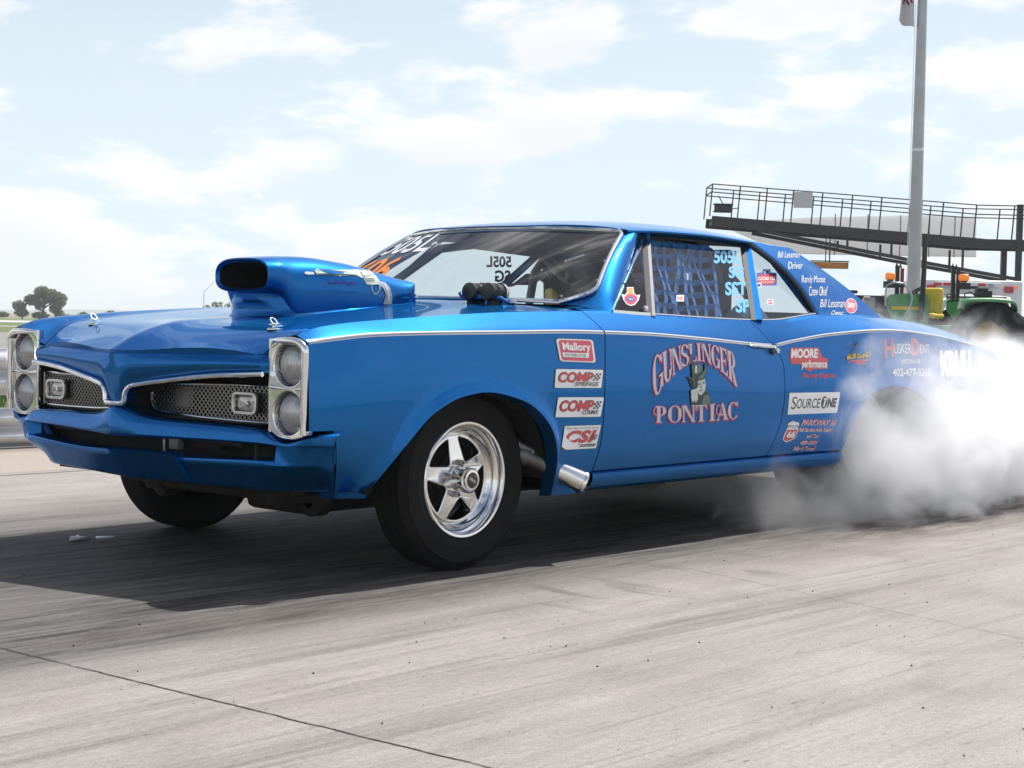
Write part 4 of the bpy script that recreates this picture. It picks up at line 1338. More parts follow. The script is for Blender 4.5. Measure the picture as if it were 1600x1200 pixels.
LET = {
 'I': [stem(.36, .64, s=.16)],
 'L': [stem(.22, .46, s=.14), [(.40, 0), (.95, 0), (.98, .26), (.90, .26), (.84, .07), (.40, .07)]],
 'E': [stem(.20, .44, s=.12), [(.40, 0), (.94, 0), (.98, .22), (.90, .22), (.82, .07), (.40, .07)], [(.40, 1), (.92, 1), (.95, .80), (.87, .80), (.80, .93), (.40, .93)], [(.40, .47), (.70, .47), (.76, .38), (.80, .38), (.80, .64), (.76, .64), (.70, .55), (.40, .55)]],
 'T': [stem(.38, .62, s=.14), [(.06, 1.0), (.94, 1.0), (.98, .76), (.90, .76), (.84, .92), (.16, .92), (.10, .76), (.02, .76)], arcr(.14, .80, .13, .13, 120, 420, .05, .05)],
 'N': [stem(.12, .21, s=.10), [(.10, 1.0), (.34, 1.0), (.88, .0), (.74, -.02)], stem(.78, .87, s=.10), arcr(.12, .84, .13, .13, 80, 330, .05, .05)],
 'U': [[(.08, 1), (.50, 1), (.41, .91), (.41, .30), (.17, .30), (.17, .91)], [(.66, 1), (.96, 1), (.86, .91), (.86, .30), (.78, .30), (.78, .91)], arcr(.515, .32, .345, .33, 180, 360, .24, .12)],
 'G': [arcr(.52, .5, .44, .52, 42, 330, .25, .09), [(.56, .44), (.98, .44), (.92, .36), (.92, .06), (.78, .06), (.78, .36), (.62, .40)], [(.80, .98), (.90, .98), (.90, .70), (.82, .80)]],
 'C': [arcr(.54, .5, .46, .52, 45, 318, .25, .09), [(.82, 1.0), (.93, 1.0), (.93, .68), (.84, .80)]],
 'S': [arcr(.50, .74, .36, .28, 20, 200, .20, .10), arcr(.50, .26, .38, .28, -150, 30, .22, .10), [(.14, .74), (.33, .66), (.60, .56), (.86, .34), (.86, .22), (.66, .36), (.40, .46), (.15, .64)], [(.80, 1.0), (.88, 1.0), (.88, .72), (.80, .80)], [(.12, .0), (.20, .0), (.20, .20), (.12, .30)]],
 'R': [stem(.20, .44, s=.12), arcr(.46, .74, .42, .27, -90, 90, .24, .08), [(.44, .50), (.62, .50), (1.0, .02), (.98, 0), (.70, 0)], arcr(.20, .78, .16, .16, 60, 330, .05, .05)],
 'P': [stem(.26, .50, s=.14), arcr(.48, .71, .44, .30, -90, 92, .24, .09), arcr(.26, .70, .26, .26, 90, 290, .06, .06)],
 'O': [arcr(.5, .5, .46, .52, 0, 360, .24, .08, 36)],
 'A': [[(.02, 0), (.30, 0), (.22, .07), (.46, .86), (.56, 1.02), (.50, 1.02), (.14, .07)], [(.44, 1.02), (.58, 1.02), (.92, .07), (1.02, 0), (.56, 0), (.66, .07)], [(.24, .30), (.68, .30), (.66, .37), (.26, .37)], arcr(.26, .62, .26, .30, 70, 330, .05, .05)],
}
def subdiv(pl, mx=.12):
    out = []
    n = len(pl)
    for i in range(n):
        a = pl[i]; b = pl[(i + 1) % n]
        k = max(1, int(max(abs(b[0] - a[0]), abs(b[1] - a[1])) / mx))
        for j in range(k): out.append((lerp(a[0], b[0], j / k), lerp(a[1], b[1], j / k)))
    return out
GQ = [(0.929, 0.836), (1.624, 0.841), (1.642, 0.467), (0.943, 0.491)]
D = stick('g', GQ)
W_, H_ = 1457 - 30, 1200 - 25
def top_v(u): return 1 - (.035 + .20 * abs(2 * u - 1.0) ** 2.0)
def bot_v(u): return 1 - (.235 + (.52 if u < .5 else .46) * abs(2 * u - 1.0) ** 1.75)
def letters(word, spans, warp, m, mo, ms, layer):
    for ch, (u0, u1) in zip(word, spans):
        for pl in LET[ch]:
            P0 = [(lerp(u0, u1, x), y) for x, y in subdiv(pl)]
            P1 = [warp(u, v) for u, v in P0]
            for k in range(3):
                D.poly([(u - .004 * k - .003, v - .008 * k - .004) for u, v in P1], ms, layer)
            for k in range(8):
                D.poly([(u + .0058 * math.cos(k * math.pi / 4), v + .0098 * math.sin(k * math.pi / 4)) for u, v in P1], mo, layer + 1)
            D.poly(P1, m, layer + 2)
sp = [(.035, .13), (.135, .245), (.225, .335), (.32, .415), (.40, .495), (.475, .535), (.53, .635), (.62, .72), (.70, .80), (.79, .90)]
sp = [(.030, .145), (.130, .240), (.225, .330), (.310, .415), (.395, .480), (.465, .545), (.53, .635), (.625, .725), (.715, .800), (.795, .895)]
letters('GUNSLINGER', sp, lambda u, v: (u + .018 * (u - .5), lerp(bot_v(u), top_v(u), v)), SILV, MAGEN, CRIMS, 0)
sp2 = [(.03, .165), (.165, .315), (.305, .455), (.445, .575), (.565, .685), (.665, .80), (.785, .915)]
letters('PONTIAC', sp2, lambda u, v: (u, lerp(.055, .245, v) + .060 * u * u), SILV, MAGEN, CRIMS, 0)
# a plain gunfighter figure between the words
G1_ = mat('figure dark green', (.020, .035, .028), .5); G2_ = mat('figure mid green', (.10, .15, .12), .5); G3_ = mat('figure pale', (.50, .54, .50), .5)
def px(pts): return [(x / 1457, 1 - y / 1200) for x, y in pts]
D.poly(px([(600, 700), (830, 690), (880, 790), (895, 885), (590, 890), (580, 790)]), G1_, 3)
D.poly(px([(780, 760), (850, 740), (880, 830), (885, 880), (740, 885)]), G2_, 4)
D.poly(px([(690, 560), (800, 520), (815, 600), (800, 690), (745, 755), (700, 740), (680, 650)]), G3_, 4)
D.poly(px([(560, 545), (700, 560), (690, 640), (600, 660)]), G1_, 4)
D.poly(px([(700, 600), (735, 590), (735, 605), (702, 615)]), G1_, 5)
D.poly(px([(765, 585), (800, 570), (800, 588), (768, 600)]), G1_, 5)
D.poly(px([(715, 690), (770, 675), (772, 684), (717, 702)]), G1_, 5)
D.poly(px([(742, 610), (752, 655), (735, 665), (728, 655)]), G2_, 5)
D.poly(px([(626, 508), (630, 420), (642, 350), (664, 322), (694, 334), (722, 312), (748, 334), (768, 380), (780, 440), (700, 500)]), G2_, 5)
D.poly(px([(652, 440), (660, 360), (678, 340), (690, 352), (684, 450)]), G3_, 6)
D.poly(px([(628, 508), (632, 470), (700, 460), (776, 420), (782, 446), (700, 502)]), G1_, 6)
D.poly(px([(528, 492), (560, 506), (620, 512), (700, 494), (770, 446), (804, 380), (816, 292), (832, 288), (838, 380), (824, 470), (784, 532), (690, 558), (600, 552), (548, 526)]), G1_, 7)
D.poly(px([(700, 500), (772, 452), (808, 384), (820, 300), (828, 380), (812, 460), (776, 516), (700, 540)]), G2_, 8)
for k in range(4):
    D.poly(px([(585 + 26 * k, 700 - 12 * k), (608 + 26 * k, 690 - 12 * k), (620 + 22 * k, 800), (600 + 22 * k, 860), (585 + 24 * k, 800)]), G3_, 6)
D.poly(px([(580, 690), (690, 650), (690, 690), (580, 730)]), G3_, 7)
D.poly(px([(600, 190), (628, 190), (650, 640), (610, 640)]), G1_, 7)
D.poly(px([(606, 200), (616, 200), (640, 630), (625, 630)]), G2_, 8)
D.done('door_decal', door_near)

# --- quarter panel sponsors
D = stick('moore', [(1.985, 0.812), (2.316, 0.813), (2.322, 0.701), (1.991, 0.703)])
D.poly([(.02, .55), (.06, .98), (.76, .98), (.84, .60), (.98, .55), (.96, .12), (.62, .10), (.50, .0), (.40, .10), (.30, .30), (.06, .32)], REDV, 0)
D.text('MOORE', WHITEV, (.06, .56, .74, .94), 1, bold=.04, shear=.15)
D.text('performance', WHITEV, (.30, .08, .95, .48), 2, bold=.03, shear=.2)
D.done('decal', shell)
D = stick('r', [(2.093, 0.7), (2.379, 0.697), (2.381, 0.665), (2.095, 0.668)])
D.text('Racing Engines', REDV, (0, .05, 1, .95), 0, bold=.02, shear=.3); D.done('decal', shell)
D = stick('s', [(1.99, 0.609), (2.419, 0.606), (2.396, 0.51), (1.977, 0.513)])
D.panel(WHITEV, 0)
D.text('S', BLKV, (.05, .24, .15, .82), 1, shear=.12); D.text('OURCE', BLKV, (.155, .26, .62, .72), 1, bold=.01, shear=.10)
D.poly(ell(.70, .52, .062, .30, 26), BLKV, 1)
D.poly([(.68, .30), (.715, .30), (.735, .74), (.70, .74), (.675, .64), (.70, .64)], WHITEV, 2)
D.text('NE', BLKV, (.765, .27, .955, .72), 1, bold=.05, shear=.10)
D.done('decal', shell)
D = stick('sh', [(1.943, 0.488), (2.089, 0.484), (2.094, 0.383), (1.949, 0.388)])
shd = [(.30, .90), (.42, .95), (.55, 1.0), (.68, .95), (.86, .93), (.95, .86), (.88, .74), (.90, .60), (.80, .22), (.55, .08), (.28, .0), (.06, .10), (.02, .18), (.10, .42), (.20, .62), (.27, .76), (.24, .84)]
D.poly(shd, BLKV, 0); D.poly([(.48 + (u - .48) * .95, .5 + (v - .5) * .96) for u, v in shd], WHITEV, 1)
D.poly([(.24, .58), (.84, .60), (.76, .25), (.53, .13), (.29, .06), (.12, .14), (.10, .20)], REDV, 2)
D.text('PHILLIPS', BLKV, (.29, .66, .85, .80), 2, shear=.1); D.text('66', WHITEV, (.24, .22, .72, .52), 3, bold=.04, shear=.25)
D.done('decal', shell)
D = stick('pk', [(2.088, 0.492), (2.397, 0.483), (2.36, 0.33), (2.058, 0.344)])
for s, b in (('PARKWAY 66', (.04, .80, 1.0, .98)), ('Full Service Auto Repair', (.0, .58, .93, .73)), ('and Tow', (.26, .42, .62, .54)), ('489-6080', (.14, .22, .62, .34)), ('24hr & Towed', (.0, .04, .62, .16))):
    D.text(s, WHITEV, (b[0] + .006, b[1] - .012, b[2] + .006, b[3] - .012), 0, bold=.03, shear=.3); D.text(s, PINKR, b, 1, bold=.0, shear=.3)
D.done('decal', shell)
D = stick('mi', [(2.458, 0.852), (2.692, 0.853), (2.7, 0.707), (2.466, 0.709)])
wv = lambda u, v: (u, v + .22 * u + .05 * math.sin(u * 6.3))
D.warp = wv
D.text('MILLER GRAPHICS', BLKV, (.06, .25, .99, .43), 1, bold=.06); D.text('MILLER GRAPHICS', YELV, (.07, .26, .98, .42), 2, bold=.02)
D.line([(.08 + .9 * t, .18 + .0 * t) for t in np.linspace(0, 1, 14)], [.03 + .05 * math.sin(math.pi * t) for t in np.linspace(0, 1, 14)], REDV, 1, 1.6)
D.line([(.30 + .5 * t, .10) for t in np.linspace(0, 1, 10)], [.01 + .05 * math.sin(math.pi * t) for t in np.linspace(0, 1, 10)], REDV, 1, 1.6)
D.warp = None
for k in range(14):   # splatter of dark feather strokes
    a = random.random() * 6.3; r0 = random.random() * .10; c = (.32 + .12 * random.random(), .74)
    D.line([(c[0] + r0 * math.cos(a), c[1] + r0 * math.sin(a)), (c[0] + (r0 + .10) * math.cos(a + .3), c[1] + (r0 + .12) * math.sin(a + .3)), (c[0] + (r0 + .22) * math.cos(a + .5), c[1] + (r0 + .2) * math.sin(a + .5))], [.01, .03, .004], NAVY, 0, 1.6)
D.done('decal', shell)
D = stick('hu', [(2.809, 0.86), (3.301, 0.864), (3.315, 0.657), (2.821, 0.663)])
D.text('H', REDV, (.02, .52, .20, .98), 0, bold=.03); D.text('USKER', WHITEV, (.21, .62, .58, .86), 0, bold=.0)
D.text('D', REDV, (.58, .56, .76, .98), 0, bold=.05); D.text('ENT', WHITEV, (.77, .62, .99, .84), 0)
D.text('LINCOLN, NE', WHITEV, (.35, .36, .76, .48), 0, bold=.02); D.text('402-477-3368', WHITEV, (.16, .06, .99, .26), 0, bold=.02)
D.done('decal', shell)
D = stick('kr', [(3.36, 0.806), (3.899, 0.807), (3.919, 0.537), (3.378, 0.549)])
D.text('KRULL', WHITEV, (.10, .46, .96, .98), 0, bold=.09)
D.poly([(.02, .68), (.98, .68), (.98, .72), (.02, .72)], PAINT, 1); D.poly([(.04, .692), (.98, .692), (.98, .708), (.04, .708)], REDV, 2)
D.text('CONSTRUCTION', WHITEV, (.08, .27, .98, .40), 0, bold=.03); D.text('421-2431  432-5551', WHITEV, (.0, .02, .98, .16), 0, bold=.01, shear=.15)
D.done('decal', shell)
# --- script names on the roof pillar
for s, q_ in (('Bill Lessman', [(2.315, 1.259), (2.595, 1.272), (2.526, 1.233), (2.237, 1.219)]), ('Driver', [(2.335, 1.212), (2.533, 1.22), (2.442, 1.174), (2.267, 1.167)]),
              ('Randy Moose', [(2.376, 1.15), (2.7, 1.162), (2.596, 1.103), (2.321, 1.094)]), ('Crew Chief', [(2.395, 1.1), (2.634, 1.107), (2.559, 1.05), (2.352, 1.045)]),
              ('Bill Lessman', [(2.458, 1.041), (2.768, 1.049), (2.704, .998), (2.416, .993)]), ('Owner', [(2.548, .989), (2.697, .992), (2.64, .962), (2.50, .960)])):
    D = stick('n', q_); D.text(s, WHITEV, (.02, .1, .98, .9), 0, shear=.25, bold=.0); D.done('decal', shell)
D = stick('o', [(2.768, 1.049), (2.93, 1.052), (2.831, .976), (2.678, .974)])
D.poly(ell(.5, .5, .5, .5, 30), WHITEV, 0); D.poly(ell(.5, .5, .46, .45, 30), PINKR, 1); D.text('Isky', WHITEV, (.15, .22, .85, .80), 2, bold=.03, shear=.2)
D.done('decal', shell)
# --- window lettering and stickers
def on_glass(sg, ins=.008): return lambda x, z, lift: (x, sg * (wy(z) - ins + lift), z)
WQ = {'505L': [(1.816, 1.242), (2.054, 1.253), (1.981, 1.182), (1.746, 1.173)], 'SG': [(1.866, 1.172), (2.002, 1.177), (1.935, 1.114), (1.802, 1.11)],
      'SST': [(1.762, 1.1), (1.953, 1.106), (1.878, 1.035), (1.691, 1.03)], 'SP': [(1.77, 1.024), (1.896, 1.027), (1.823, .958), (1.699, .956)]}
FQ = {'505L': [(1.701, 1.225), (1.895, 1.233), (1.948, 1.171), (1.751, 1.164)], 'SG': [(1.821, 1.16), (1.944, 1.165), (2.0, 1.098), (1.876, 1.094)],
      'SST': [(1.815, 1.086), (1.981, 1.091), (2.035, 1.027), (1.867, 1.022)], 'SP': [(1.86, 1.015), (1.985, 1.02), (2.03, .957), (1.91, .952)]}
for sg in (-1, 1):
    G_ = [o for o in car.children if o.name.startswith('door_window')][0 if sg < 0 else 1]
    S_ = Decal(on_glass(sg), WQ['505L'])
    for s, q_ in WQ.items():
        S_.q = q_
        if sg > 0: S_.q = FQ[s]
        S_.text(s, CYANV if sg < 0 else NAVY, (.03, .06, .97, .94), 0, bold=.035, flip=sg > 0)  # far-side letters take navy: their backlit darkness is put into the colour
    S_.done('lettering', G_)
near_dw = [o for o in car.children if o.name.startswith('door_window')][0]
D = Decal(on_glass(-1), [(1.329, 1.026), (1.386, 1.028), (1.359, 1.0), (1.303, .999)]); D.panel(WHITEV, 0); D.text('NHRA', PINKR, (.1, .2, .9, .8), 1, bold=.02); D.done('sticker', near_dw)
qws = [o for o in car.children if o.name.startswith('quarter_window')]
for sg, gq in ((-1, qws[0]), (1, qws[1])):
    fl = sg > 0
    D = Decal(on_glass(sg), [(2.085, 1.166), (2.272, 1.173), (2.175, 1.084), (1.992, 1.078)])
    D.poly([(.04, .10), (.98, .10), (.98, .78), (.70, .80), (.68, .98), (.34, .98), (.30, .80), (.04, .78)], BLUEV, 0)
    D.poly(ell(.50, .44, .46, .30, 30), REDV, 1); D.poly(ell(.52, .82, .13, .14, 20), WHITEV, 1); D.poly(ell(.52, .82, .10, .11, 20), BLUEV, 2)
    D.text('LUCAS OIL', WHITEV, (.08, .38, .92, .58), 3, bold=.03, flip=fl)
    D.text('DRAG RACING SERIES', WHITEV, (.20, .24, .85, .32), 3, flip=fl)
    D.poly(ell(.12, .12, .14, .14, 18), WHITEV, 4); D.poly(ell(.12, .12, .09, .09, 18), BLUEV, 5)
    D.done('sticker', gq)
D = Decal(on_glass(-1), [(2.027, 1.028), (2.088, 1.029), (2.056, .999), (1.996, .998)]); D.poly(ell(.5, .5, .48, .48, 22), WHITEV, 0); D.poly(ell(.5, .5, .36, .36, 22), PINKR, 1); D.poly([(.2, .42), (.8, .42), (.8, .58), (.2, .58)], WHITEV, 2); D.done('sticker', qws[0])
vw = [o for o in car.children if o.name.startswith('vent_window')][0]
D = Decal(on_glass(-1), [(.972, 1.05), (1.105, 1.054), (1.031, .974), (.901, .971)])
hat = [(.28, .98), (.62, .98), (.66, .66), (.80, .55), (.98, .60), (.90, .30), (.70, .06), (.48, .0), (.25, .10), (.10, .32), (.0, .62), (.18, .58), (.28, .70)]
D.poly(hat, WHITEV, 0)
D.poly([(.32, .94), (.58, .94), (.62, .62), (.32, .62)], TANV, 1); D.poly([(.14, .46), (.30, .62), (.66, .60), (.84, .46), (.80, .26), (.60, .08), (.46, .06), (.28, .14), (.16, .30)], PINKR, 1)
D.poly(ell(.48, .36, .20, .13, 22), BLUEV, 2); D.text('R&D', WHITEV, (.36, .30, .60, .42), 3); D.done('sticker', vw)
# --- shoe-polish dial-in on the far side of the windscreen
def on_ws(u, v, lift): return ws_pt(u, v, lift)
D = Decal(on_ws, [(.98, .96), (.36, .96), (.36, .56), (.98, .56)], base=.002)
D.q = [(.36, .97), (.97, .97), (.97, .62), (.36, .62)]
D.text('505L', WHITEV, (0, .05, 1, .98), 0, bold=.02, flip=True)
D.q = [(.50, .58), (.97, .58), (.97, .20), (.50, .20)]
D.text('606', ORNV, (0, .02, 1, .98), 0, bold=.02, flip=True)
D.done('dial_in_number', windscreen)
# --- chromed revolver painted on the scoop side
SC = on_side(BV_SCOOP)
D = Decal(SC, [(-.216, 1.084), (.235, 1.092), (.203, .95), (-.19, .941)], base=.0025)
D.sub = .05
def rp(pts): return [((x - 417) / (1222 - 417), 1 - (y - 160) / (503 - 160)) for x, y in pts]
RV = mat('painted revolver steel', (.50, .58, .54), .4); RV2 = mat('painted revolver shade', (.20, .26, .24), .4); GRIP = mat('painted pearl grip', (.42, .50, .60), .35)
D.poly(rp([(425, 205), (445, 195), (470, 198), (500, 200), (500, 220), (450, 224), (428, 218)]), WHITEV, 0)
D.poly(rp([(515, 182), (870, 172), (870, 222), (720, 228), (715, 236), (700, 228), (515, 222)]), RV, 0)
D.poly(rp([(515, 212), (870, 206), (870, 222), (515, 222)]), RV2, 1)
D.poly(rp([(530, 172), (555, 172), (555, 182), (530, 182)]), RV, 0)
D.poly(rp([(865, 168), (1000, 172), (1030, 195), (1060, 245), (1090, 290), (1070, 320), (1075, 350), (1050, 300), (985, 305), (935, 300), (915, 250), (865, 222)]), RV, 0)
D.poly(rp([(915, 188), (1010, 188), (1025, 210), (1020, 270), (935, 275), (915, 240)]), RV2, 1)
D.poly(rp([(925, 196), (1005, 196), (1010, 212), (925, 215)]), WHITEV, 2); D.poly(rp([(930, 235), (1012, 232), (1010, 246), (935, 250)]), RV, 2)
D.poly(rp([(1020, 175), (1045, 175), (1050, 215), (1065, 240), (1035, 235)]), WHITEV, 1)
D.line(rp([(985, 308), (990, 360), (1008, 388), (1040, 385), (1060, 350), (1065, 315)]), .035, RV, 1, 3.3)
D.poly(rp([(1065, 275), (1120, 280), (1165, 330), (1200, 430), (1205, 490), (1115, 490), (1130, 400), (1100, 340), (1065, 310)]), GRIP, 1)
D.poly(rp([(1110, 300), (1130, 300), (1180, 440), (1160, 480), (1150, 400)]), WHITEV, 2)
D.poly(rp([(1112, 486), (1208, 486), (1208, 497), (1112, 497)]), BLKV, 2)
D.text('Gunslinger', mat('faint violet script', (.06, .05, .35), .4), rp([(600, 318)])[0] + rp([(860, 265)])[0], 1, shear=.3)
D.done('scoop_decal', scoop)
# ================================================================== driver
def skin_mesh(name, chains, mats, parent=None, sub=2, loc=(0, 0, 0)):
    """chains: list of (list of (x, y, z, r)); a chain may start from 'at index'"""
    me = bpy.data.meshes.new(name)
    V = []; E = []; Rr = []
    for start, pts in chains:
        prev = start
        for p in pts:
            V.append(p[:3]); Rr.append(p[3])
            if prev is not None: E.append((prev, len(V) - 1))
            prev = len(V) - 1
    me.from_pydata(V, E, [])
    o = bpy.data.objects.new(name, me); link(o, parent)
    s = o.modifiers.new('skin', 'SKIN')
    for i, sv in enumerate(me.skin_vertices[0].data):
        sv.radius = (Rr[i], Rr[i]); sv.use_root = (i == 0)
    b = o.modifiers.new('sub', 'SUBSURF'); b.levels = sub; b.render_levels = sub
    s.use_smooth_shade = True
    dg = bpy.context.evaluated_depsgraph_get()
    me2 = bpy.data.meshes.new_from_object(o.evaluated_get(dg))
    o.modifiers.clear()
    o.data = me2; bpy.data.meshes.remove(me)
    me2.name = name
    for m in mats: me2.materials.append(m)
    return o
def build_driver():
    SUIT = mat('black fire suit', (.02, .02, .023), .8, noise=(25, .3)); SKIN = mat('skin', (.50, .30, .21), .5); GLOVE = mat('black glove', (.02, .02, .02), .7)
    ch = []
    ch.append((None, [(1.64, -.38, .60, .15), (1.72, -.38, .76, .14), (1.77, -.38, .92, .15), (1.785, -.38, 1.03, .11), (1.775, -.38, 1.09, .055), (1.755, -.38, 1.15, .075), (1.74, -.38, 1.21, .085), (1.755, -.38, 1.255, .06)]))
    n = 8
    idx = 8
    hands = []
    for s in (-1, 1):
        a = [(1.78, -.38 + s * .17, 1.0, .072), (1.68, -.38 + s * .24, .86, .056), (1.50, -.38 + s * .205, .92, .042), (1.385, -.38 + s * .175, .975, .032), (1.335, -.38 + s * .168, .992, .036)]
        ch.append((3, a)); h = idx + len(a) - 1; idx += len(a)
        for k in range(4):   # fingers curl round the wheel rim
            z0 = 1.014 - .020 * k; ln = (.95, 1.0, .96, .8)[k]
            f = [(1.31, -.38 + s * (.165), z0, .0105), (1.285 - .008 * ln, -.38 + s * .178, z0 + .004, .0100), (1.280 - .004 * ln, -.38 + s * .200, z0, .0095), (1.300, -.38 + s * .212, z0 - .004, .0085)]
            ch.append((h, f)); idx += 4
        f = [(1.33, -.38 + s * .150, 1.02, .011), (1.305, -.38 + s * .150, 1.038, .010), (1.285, -.38 + s * .163, 1.044, .009)]
        ch.append((h, f)); idx += 3
    for s in (-1, 1):
        a = [(1.52, -.38 + s * .10, .60, .105), (1.18, -.38 + s * .12, .66, .068), (1.00, -.38 + s * .10, .44, .05), (.92, -.38 + s * .10, .37, .04), (.82, -.38 + s * .10, .42, .035)]
        ch.append((0, a)); idx += 5
    p = skin_mesh('person', ch, [SUIT, SKIN, GLOVE])
    for f in p.data.polygons:
        c = f.center
        f.material_index = 1 if (c.z > 1.085 and abs(c.y + .38) < .14 and c.x > 1.6) else 2 if c.x < 1.40 and c.z > .9 else 0
    tag(p, 'driver in black suit and pale helmet behind the blue window net', 'person')
    M = MB()
    P = []
    for i in range(19):
        th = math.pi * i / 18 * .93
        row = []
        for j in range(36):
            a = 2 * math.pi * j / 36
            d = Vector((math.sin(th) * math.cos(a), math.sin(th) * math.sin(a), math.cos(th)))
            k = .135 + .02 * max(0, -d.z) * max(0, -d.x)
            row.append((1.755 + d.x * k * 1.08, -.38 + d.y * k * .95, 1.185 + d.z * k * 1.03))
        P.append(row)
    def port(i, j):
        a = 2 * math.pi * (j + .5) / 36; z = math.cos(math.pi * (i + .5) / 18 * .93)
        return math.cos(a) < -.45 and -.38 < z < .28
    M.grid(P, mat('pale helmet', (.55, .56, .58), .2, 0, .6), close_v=True, skip=port)
    hm = M.build('helmet', p)
    M = MB()
    M.grid([[(1.755 + (P[i][j % 36][0] - 1.755) * .97, -.38 + (P[i][j % 36][1] + .38) * .97, 1.185 + (P[i][j % 36][2] - 1.185) * .97) for j in range(10, 27)] for i in range(7, 14)], glass_mat('smoke visor', (.35, .36, .38)))
    M.build('visor', p)
    M = MB()   # nose, eyes, mouth seen through the visor
    M.lathe([(.0005, .028), (.010, .022), (.015, 0)], (1.675, -.38, 1.165), (-1, 0, -.25), mat('skin', (0,) * 3), n=12)
    for s in (-1, 1): M.lathe([(.0005, .012), (.009, .006), (.011, 0)], (1.672, -.38 + s * .032, 1.195), (-1, 0, 0), WHITEV, n=12)
    M.bar((1.668, -.405, 1.130), (1.668, -.355, 1.130), .006, .008, mat('lips', (.35, .12, .10), .5))
    M.build('face', p)
build_driver()

